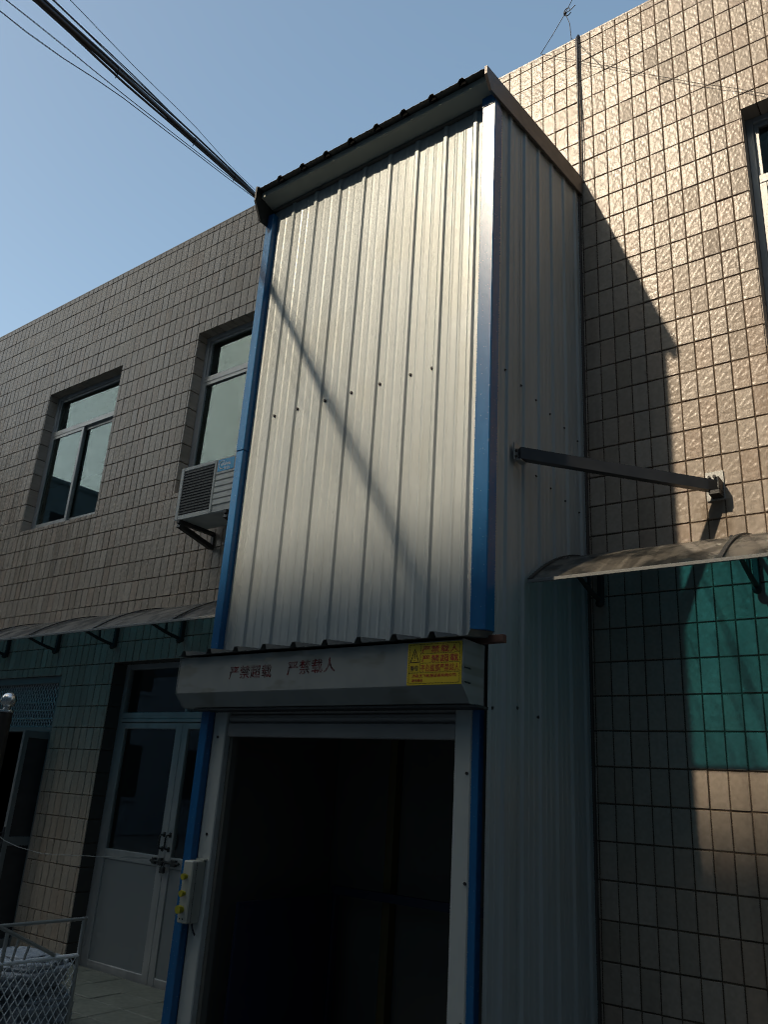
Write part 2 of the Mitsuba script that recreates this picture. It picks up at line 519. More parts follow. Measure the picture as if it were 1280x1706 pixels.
rng = np.random.default_rng(3)
for wi, h in enumerate(WINS):
    x0, x1, z0, z1 = h
    key = B + '__window' + (f'_{wi:03d}' if wi else '')
    fw, y0, y1 = 0.045, 0.122, 0.182
    zt0, zt1 = 5.585, 5.655
    fr = [bx(x0, x0 + fw, y0, y1, z0, z1, .004), bx(x1 - fw, x1, y0, y1, z0, z1, .004),
          bx(x0 + fw, x1 - fw, y0 + .001, y1 - .001, z1 - fw, z1, .004), bx(x0 + fw, x1 - fw, y0 + .001, y1 - .001, z0, z0 + .06, .004)]
    scene[key] = mikit.ply(cat(fr), 'mat_aluminium')
    add(key + '__transom', bx(x0 + fw, x1 - fw, y0 - .006, y1, zt0, zt1, .005), 'mat_aluminium')
    # bead round the top light
    add(key + '__bead', cat([bx(x0 + fw, x0 + fw + .03, y0 + .02, y1 - .004, zt1, z1 - fw, .003), bx(x1 - fw - .03, x1 - fw, y0 + .02, y1 - .004, zt1, z1 - fw, .003),
                             bx(x0 + fw + .03, x1 - fw - .03, y0 + .021, y1 - .005, z1 - fw - .03, z1 - fw, .003)]), 'mat_aluminium')
    add(key + '__pane', pane_mesh(x0 + fw, x1 - fw, 0.158, zt1, z1 - fw, *rng.normal(0, .002, 2)), 'mat_glass')
    mid = x0 + 0.47 * (x1 - x0)
    for s, (a, b, yy) in enumerate(((x0 + fw, mid + .035, 0.118), (mid - .03, x1 - fw, 0.152))):
        sw, dd = 0.045, 0.026
        zz0, zz1 = z0 + .06, zt0
        sash = [bx(a, a + sw, yy, yy + dd, zz0, zz1, .003), bx(b - sw, b, yy, yy + dd, zz0, zz1, .003),
                bx(a + sw, b - sw, yy + .001, yy + dd - .001, zz1 - .04, zz1, .003), bx(a + sw, b - sw, yy + .001, yy + dd - .001, zz0, zz0 + .05, .003)]
        k = add(key + '__sash', cat(sash), 'mat_aluminium')
        add(key + '__pane', pane_mesh(a + sw, b - sw, yy + dd / 2, zz0 + .05, zz1 - .04, *rng.normal(0, .0025, 2)), 'mat_glass')
    reveal(h, key)
    # a pale curtain hangs a little way inside
    n = 60
    xs = np.linspace(x0 + .05, x1 - .05, n)
    top = [[x, 0.40 + .03 * math.sin(x * 44) + .012 * math.sin(x * 97), z1] for x in xs]
    bot = [[x, 0.40 + .03 * math.sin(x * 44 + .2) + .012 * math.sin(x * 97), z0 - .2] for x in xs]
    if wi == 2:
        add(key + '__curtain', tm(top + bot, [[i, i + 1, n + i + 1, n + i] for i in range(n - 1)]), 'mat_curtain', smooth=True)

# ---- entrance door on the left
D = B + '__entrance_door'
x0, x1, z0, z1 = DOOR
fr = [bx(x0, x0 + .055, .15, .21, z0, z1, .003), bx(x1 - .055, x1, .15, .21, z0, z1, .003), bx(x0 + .055, x1 - .055, .151, .209, z1 - .05, z1, .003)]
scene[D] = mikit.ply(cat(fr), 'mat_aluminium')
add(D + '__transom', cat([bx(x0 + .055, x1 - .055, .140, .209, 2.045, 2.075, .003), bx(x0 + .055, x1 - .055, .146, .209, 2.078, 2.135, .003), bx(-3.945, -3.915, .152, .2, 2.137, z1 - .05, .003)]), 'mat_aluminium')
add(D + '__pane', pane_mesh(x0 + .055, x1 - .055, .18, 2.135, z1 - .05), 'mat_clear_glass')
for li, (a, b) in enumerate(((x0 + .058, -3.937), (-3.933, x1 - .058))):
    yy0, yy1 = .145, .185
    st = [bx(a, a + .075, yy0, yy1, -.065, 2.04, .003), bx(b - .085, b, yy0, yy1, -.065, 2.04, .003),
          bx(a + .075, b - .085, yy0 + .001, yy1 - .001, -.064, .02, .004), bx(a + .075, b - .085, yy0 + .001, yy1 - .001, .84, .925, .004),
          bx(a + .075, b - .085, yy0 + .001, yy1 - .001, 1.985, 2.039, .004)]
    add(D + '__leaf_frame', cat(st), 'mat_aluminium')
    add(D + '__lower_panel', bx(a + .075, b - .085, yy0 + .012, yy1 - .012, .02, .84), 'mat_door_panel')
    add(D + '__pane', pane_mesh(a + .075, b - .085, yy0 + .02, .925, 1.985), 'mat_clear_glass')
for xx in (-3.975, -3.895):
    p = [[xx, .145, 1.10], [xx, .105, 1.095], [xx, .095, 1.075], [xx, .095, 1.01], [xx, .105, .99], [xx, .145, .985]]
    add(D + '__handle', cat([tube(p, .008, 8), bx(xx - .016, xx + .016, .139, .146, 1.08, 1.12, .003), bx(xx - .016, xx + .016, .139, .146, .965, 1.005, .003)]), 'mat_iron', smooth=40)
add(D + '__bolt', cat([cyl([-4.09, .128, .885], [-3.72, .128, .885], .011), bx(-4.07, -4.03, .118, .146, .86, .91, .003), bx(-3.82, -3.76, .118, .146, .86, .91, .003), bx(-3.98, -3.94, .116, .146, .855, .915, .003)]), 'mat_iron')
add(D + '__padlock', cat([bx(-3.925, -3.875, .095, .125, .80, .85, .004), tube([[-3.915, .11, .85], [-3.915, .11, .885], [-3.90, .11, .9], [-3.885, .11, .885], [-3.885, .11, .85]], .005, 6)]), 'mat_iron')
reveal(DOOR, D, 0.15, sill=False, mat='mat_reveal_shade')
add(B + '__entrance_door__threshold', bx(x0, x1, 0.0, .25, -.3, -.068), 'mat_floor')

# ---- side doorway on the far left, mesh transom light above, leaf swung out
G = B + '__side_doorway'
x0, x1, z0, z1 = GATE
fr = [bx(x0, x0 + .06, .02, .12, z0, z1, .004), bx(x1 - .06, x1, .02, .12, z0, z1, .004), bx(x0 + .06, x1 - .06, .021, .119, z1 - .075, z1, .004),
      bx(x0 + .06, x1 - .06, .021, .119, 1.935, 1.99, .004)]
scene[G] = mikit.ply(cat(fr), 'mat_leaf')
wires = []
for s in (-1, 1):
    x = x0 - 0.5
    while x < x1 + .5:
        a = np.array([x, .06 + .004 * s, 1.99])
        b = np.array([x + s * .27, .06 + .004 * s, 2.43])
        # clip to the frame
        ts = [0.0, 1.0]
        for lim in (x0 + .06, x1 - .06):
            pass
        pts = [a + (b - a) * t for t in np.linspace(0, 1, 12)]
        pts = [p for p in pts if x0 + .055 < p[0] < x1 - .055]
        if len(pts) >= 2: wires.append(tube([pts[0], pts[-1]], .0035, 4, caps=False))
        x += .05
add(G + '__expanded_mesh', cat(wires), 'mat_wire', kind='stuff')
for z in (2.233, 2.150, 2.065):
    add(G + '__guard_bar', cyl([x0 + .05, .03, z], [x1 - .05, .03, z], .006, 8), 'mat_galv')
add(G + '__pane', pane_mesh(x0 + .06, x1 - .06, .1, 1.99, 2.43), 'mat_clear_glass')
leaf = [bx(-5.872, -5.828, -.245, -.195, -.05, 1.93, .003), bx(-5.872, -5.828, .06, .11, -.05, 1.93, .003)]
leaf += [bx(-5.871, -5.829, -.195, .06, a, b, .003) for a, b in ((-.05, .05), (.86, .94), (1.86, 1.93))]
lf = add(G + '__open_leaf', cat(leaf), 'mat_leaf')
for za, zb in ((.05, .86), (.94, 1.86)):
    add(G + '__leaf_panel', bx(-5.86, -5.84, -.195, .06, za, zb), 'mat_grey_steel')
add(G + '__leaf_pull', cat([tube([[-5.85, -.245, .98], [-5.85, -.29, .97], [-5.85, -.29, .86], [-5.85, -.245, .85]], .008, 8), bx(-5.868, -5.832, -.252, -.246, .80, 1.03, .002)]), 'mat_black')

# ------------------------------------------------------------------ hoist tower (metal clad)
H = 'hoist_tower'
tag(H, 'tall narrow hoist tower clad in pale ribbed metal sheets with blue corner trims', 'hoist tower')
PITCH = 0.2275


def profile(u0, u1, phase, pitch, h=0.0125, inset=0.0):
    """(u, height) of a ribbed sheet from u0 to u1; ribs at phase + k*pitch"""
    unit = [(-.026, 0), (-.0115, h), (.0115, h), (.0245, 0), (.068, 0), (.077, .0024), (.085, .0024), (.094, 0), (.133, 0), (.142, .0024), (.150, .0024), (.159, 0)]
    pts = []
    k = math.floor((u0 - phase) / pitch) - 1
    while phase + k * pitch < u1 + pitch:
        for a, b in unit:
            s = a * pitch / PITCH if a > .031 else a
            pts.append((phase + k * pitch + s, b))
        k += 1
    pts = sorted(pts)
    us, hs = np.array([p[0] for p in pts]), np.array([p[1] for p in pts])
    inside = (us > u0 + 1e-4) & (us < u1 - 1e-4)
    e = np.interp([u0, u1], us, hs)
    return np.r_[u0, us[inside], u1], np.r_[e[0], hs[inside], e[1]]


def sheet(u0, u1, phase, pitch, v0, v1fn, place, rows=26, thick=.0009, wob=.0009, seed=1, h=.0125):
    u, hh = profile(u0, u1, phase, pitch, h)
    n = len(u)
    V, F = [], []
    for side, off in ((0, 0.0), (1, -thick)):
        for r in range(rows + 1):
            for j in range(n):
                v1 = v1fn(u[j])
                v = v0 + (v1 - v0) * r / rows
                w = wob * (2 * meshkit.noise(np.array([u[j] * 5.5 + seed * 3.1, v * 1.7, seed * 1.7]), seed) - 1)
                V.append(place(u[j], hh[j] + off + w, v))
    m = (rows + 1) * n
    for r in range(rows):
        for j in range(n - 1):
            a, b, c, d = r * n + j, r * n + j + 1, (r + 1) * n + j + 1, (r + 1) * n + j
            F.append([a, b, c, d])
            F.append([m + d, m + c, m + b, m + a])
    for j in range(n - 1):
        F.append([m + j, m + j + 1, j + 1, j])
        t = rows * n
        F.append([t + j, t + j + 1, m + t + j + 1, m + t + j])
    for r in range(rows):
        for j in (0, n - 1):
            q = [r * n + j, (r + 1) * n + j, m + (r + 1) * n + j, m + r * n + j]
            F.append(q if j == 0 else q[::-1])
    return tm(V, F)


FY = -1.300
front = lambda u, h, v: (u, FY - h, v)
side_ = lambda u, h, v: (0.0 + h, u, v)
PH = -1.745
roofz = lambda y: 5.85 + 0.166 * (y + 1.5)
for i, (a, b) in enumerate(((-1.945, -1.052), (-1.056, -0.142), (-0.146, -0.012))):
    add(H + '__front_sheet', sheet(a, b, PH, PITCH, 2.315, lambda u: 5.835, (lambda u, h, v, o=.0015 * (i % 2): (u, FY - h - o, v)), 30, seed=2 + i), 'mat_sheet', smooth=14)
SP, SPH = 0.2045, -1.124
for i, (a, b) in enumerate(((-1.292, -.968), (-.974, -.012))):
    add(H + '__side_sheet', sheet(a, b, SPH, SP, -.05, lambda u: roofz(u) - .03, (lambda u, h, v, o=.0015 * (i % 2): (h - .001 + o, u, v)), 40, seed=7 + i, h=.0125), 'mat_sheet', smooth=14)
add(H + '__left_side_sheet', bx(-1.955, -1.952, -1.29, -.012, -.05, 5.80), 'mat_sheet')
# wall flashing where the side meets the tiles
add(H + '__wall_flashing', cat([bx(0.0, .012, -.035, -.002, -.05, 6.0, .002)]), 'mat_flashing')
# corner trims
add(H + '__corner_trim', bx(-1.985, -1.912, -1.352, -1.296, 3.715, 5.70, .004), 'mat_blue')
add(H + '__corner_trim', bx(-1.983, -1.914, -1.349, -1.298, -.05, 3.713, .004), 'mat_blue')
add(H + '__corner_trim', bx(-.078, .0165, -1.352, -1.262, 2.335, 5.70, .005), 'mat_blue')
add(H + '__corner_trim', bx(-.079, -.040, -1.300, -1.25, -.05, 1.965, .003), 'mat_blue')
# roof
RX0, RX1 = -1.965, 0.012


def roof_place(u, h, v):
    return (u, v, roofz(v) + h - .012)


u, hh = profile(RX0, RX1, -1.737, .2262, .022)
rv, rf = [], []
n = len(u)
for off in (0, -.001):
    for v in np.linspace(-1.5, -.01, 8):
        rv += [roof_place(u[j], hh[j] + off, v) for j in range(n)]
m = 8 * n
for r in range(7):
    for j in range(n - 1):
        a, b, c, d = r * n + j, r * n + j + 1, (r + 1) * n + j + 1, (r + 1) * n + j
        rf += [[a, b, c, d], [m + d, m + c, m + b, m + a]]
for j in range(n - 1):
    rf += [[m + j, m + j + 1, j + 1, j], [7 * n + j, 7 * n + j + 1, m + 7 * n + j + 1, m + 7 * n + j]]
add(H + '__roof_sheet', tm(rv, rf), 'mat_roof')
sun_plugs = []
for k in range(-2, 10):
    xc = -1.737 + k * .2262
    if RX0 + .03 < xc < RX1 - .03:
        sun_plugs.append(prism([(xc - .0262, 5.8215), (xc + .0250, 5.8215), (xc + .0243, 5.8405), (xc + .0114, 5.8630), (xc - .0114, 5.8630), (xc - .0257, 5.8405)], -1.480, -1.474, 1))
add(H + '__added_rib_plugs', cat(sun_plugs), 'mat_plug_black', kind='stuff')  # added plugs: keep sun under the ribs from spotting the soffit
# verge flashings: profile in (y, z)
vp = [(-1.492, 5.862), (-1.492, 5.80), (-1.432, 5.715), (-.012, 5.952), (-.012, 6.118)]
add(H + '__verge_flashing', prism(vp, .0135, .032, 0), 'mat_flashing')
vp2 = [(-1.502, 5.868), (-1.503, 5.74), (-1.43, 5.60), (-1.36, 5.60), (-.012, 5.90), (-.012, 6.118)]
add(H + '__verge_flashing', prism(vp2, -1.982, -1.966, 0), 'mat_iron')
add(H + '__soffit_board', cat([prism([(-1.448, 5.792), (-1.448, 5.838), (-1.302, 5.862), (-1.302, 5.762)], -1.962, .011, 0)]), 'mat_soffit')
add(H + '__eave_lip', bx(-1.95, -.02, -1.330, -1.304, 5.748, 5.761), 'mat_roof')
# dark corner closure at the top of the right trim
add(H + '__trim_cap', bx(-.081, .0155, -1.3555, -1.29, 5.695, 5.79, .004), 'mat_blue')
# lower front: jambs, header, shutter, shutter box
add(H + '__jamb', cat([bx(-1.912, -1.80, -1.302, -1.20, -.05, 1.985, .006)]), 'mat_jamb')
add(H + '__jamb', cat([bx(-.175, -.080, -1.302, -1.20, -.05, 1.985, .006)]), 'mat_jamb')
add(H + '__guide_channel', bx(-1.799, -1.770, -1.262, -1.215, -.05, 1.96), 'mat_dark')
add(H + '__header', bx(-1.91, -.08, -1.27, -1.24, 1.99, 2.32), 'mat_white_steel')
S = H + '__roller_shutter'
slat = lambda z0, z1: cat([prism([(-1.268, z0), (-1.280, z0 + .012), (-1.283, (z0 + z1) / 2), (-1.280, z1 - .008), (-1.268, z1 - .002), (-1.255, z1 - .002), (-1.255, z0)], -1.798, -.177, 0)])
scene[S] = mikit.ply(bx(-1.797, -.178, -1.29, -1.25, 1.815, 1.893, .004), 'mat_slat')
for k in range(2):
    add(S + '__slat', slat(1.897 + .05 * k, 1.946 + .05 * k), 'mat_slat')
X = H + '__shutter_box'
prof = [(-1.302, 2.262), (-1.500, 2.262), (-1.500, 2.050), (-1.494, 2.041), (-1.428, 1.972), (-1.302, 1.972)]
scene[X] = mikit.ply(prism(prof, -2.064, -.022, 0), 'mat_white_steel')
for ea, eb in ((-.0215, -.017), (-2.0692, -2.0645)):
    add(X + '__end_plate', prism([(-1.300, 2.266), (-1.504, 2.266), (-1.504, 2.047), (-1.43, 1.968), (-1.300, 1.968)], ea, eb, 0), 'mat_white_steel')
add(X + '__slot', cat([bx(-.0172, -.0160, -1.49, -1.43, 2.128, 2.136), bx(-.0172, -.0160, -1.485, -1.43, 2.060, 2.068)]), 'mat_black')
add(X + '__base_strip', bx(-1.98, .012, -1.42, -1.306, 1.955, 1.967), 'mat_iron')
# drip sheet over the shutter box
u, hh = profile(-2.09, .052, PH - .02, PITCH, .030)
dv, df = [], []
n = len(u)
ys = np.array([-1.325, -1.40, -1.47, -1.545])
for off in (0, -.0012):
    for y in ys:
        zz = 2.300 + (y + 1.30) * .115
        dv += [(u[j], y, zz + hh[j] + off + .004 * (2 * meshkit.noise(np.array([u[j] * 3.0, y * 4, 0.0]), 4) - 1)) for j in range(n)]
m = 4 * n
for r in range(3):
    for j in range(n - 1):
        a, b, c, d = r * n + j, r * n + j + 1, (r + 1) * n + j + 1, (r + 1) * n + j
        df += [[d, c, b, a], [m + a, m + b, m + c, m + d]]
for j in range(n - 1):
    t = 3 * n
    df += [[j, j + 1, m + j + 1, m + j], [m + t + j, m + t + j + 1, t + j + 1, t + j]]
add(H + '__drip_sheet', tm(dv, df), 'mat_drip')
add(H + '__drip_support', bx(-2.05, .115, -1.352, -1.318, 2.268, 2.308, .003), 'mat_rust')
# screws
scr = [(x, -1.3025, 3.938) for x in (-1.696, -1.483, -1.242, -1.021, -.794, -.563, -.408)]
scr += [(x, -1.3025, 5.2) for x in ()]
for (x, y, z) in scr:
    add(H + '__screw', cat([cyl([x, y - .010, z], [x, y + .01, z], .0075, 8), cyl([x, y - .004, z], [x, y + .004, z], .010, 10)]), 'mat_black')
for i, y in enumerate((-1.157, -.96, -.764, -.567, -.354, -.142)):
    zs = [3.881 - .008 * i] + ([3.364 - .01 * (i - 2)] if i >= 2 else [])
    for z in zs:
        add(H + '__screw', cat([cyl([-.01, y, z], [.008, y, z], .0055, 8), cyl([-.01, y, z], [.003, y, z], .0075, 10)]), 'mat_black')
for y, z in ((-1.25, 1.97), (-.99, 2.0), (-.75, 1.98), (-.52, 1.96), (-.5, .8)):
    add(H + '__screw', cyl([-.015, y, z], [.008, y, z], .008, 8), 'mat_black')
for x, z in ((-1.86, 1.81), (-1.85, 1.26), (-.10, 1.66), (-.095, 1.18), (-.1, .62)):
    add(H + '__screw', cyl([x, -1.308, z], [x, -1.29, z], .008, 8), 'mat_black')
# inside of the shaft
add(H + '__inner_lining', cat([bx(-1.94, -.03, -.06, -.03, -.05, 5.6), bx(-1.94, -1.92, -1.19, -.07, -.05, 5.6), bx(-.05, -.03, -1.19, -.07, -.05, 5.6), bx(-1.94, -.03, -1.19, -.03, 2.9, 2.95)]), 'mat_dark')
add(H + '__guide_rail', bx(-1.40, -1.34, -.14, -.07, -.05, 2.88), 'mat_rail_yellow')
tag('hoist_car', 'dark blue steel lift platform standing in the black opening of the tower', 'lift platform')
add('hoist_car__deck', bx(-1.75, -.2, -1.15, -.2, -.045, .05, .004), 'mat_car_blue')
add('hoist_car__back_rail', cat([bx(-1.75, -.2, -.24, -.2, .9, .95), bx(-1.75, -1.71, -.24, -.2, .05, .9), bx(-.24, -.2, -.24, -.2, .05, .9)]), 'mat_car_blue')
add('hoist_car__side_panel', bx(-1.75, -1.73, -1.1, -.25, .05, .9), 'mat_car_blue')

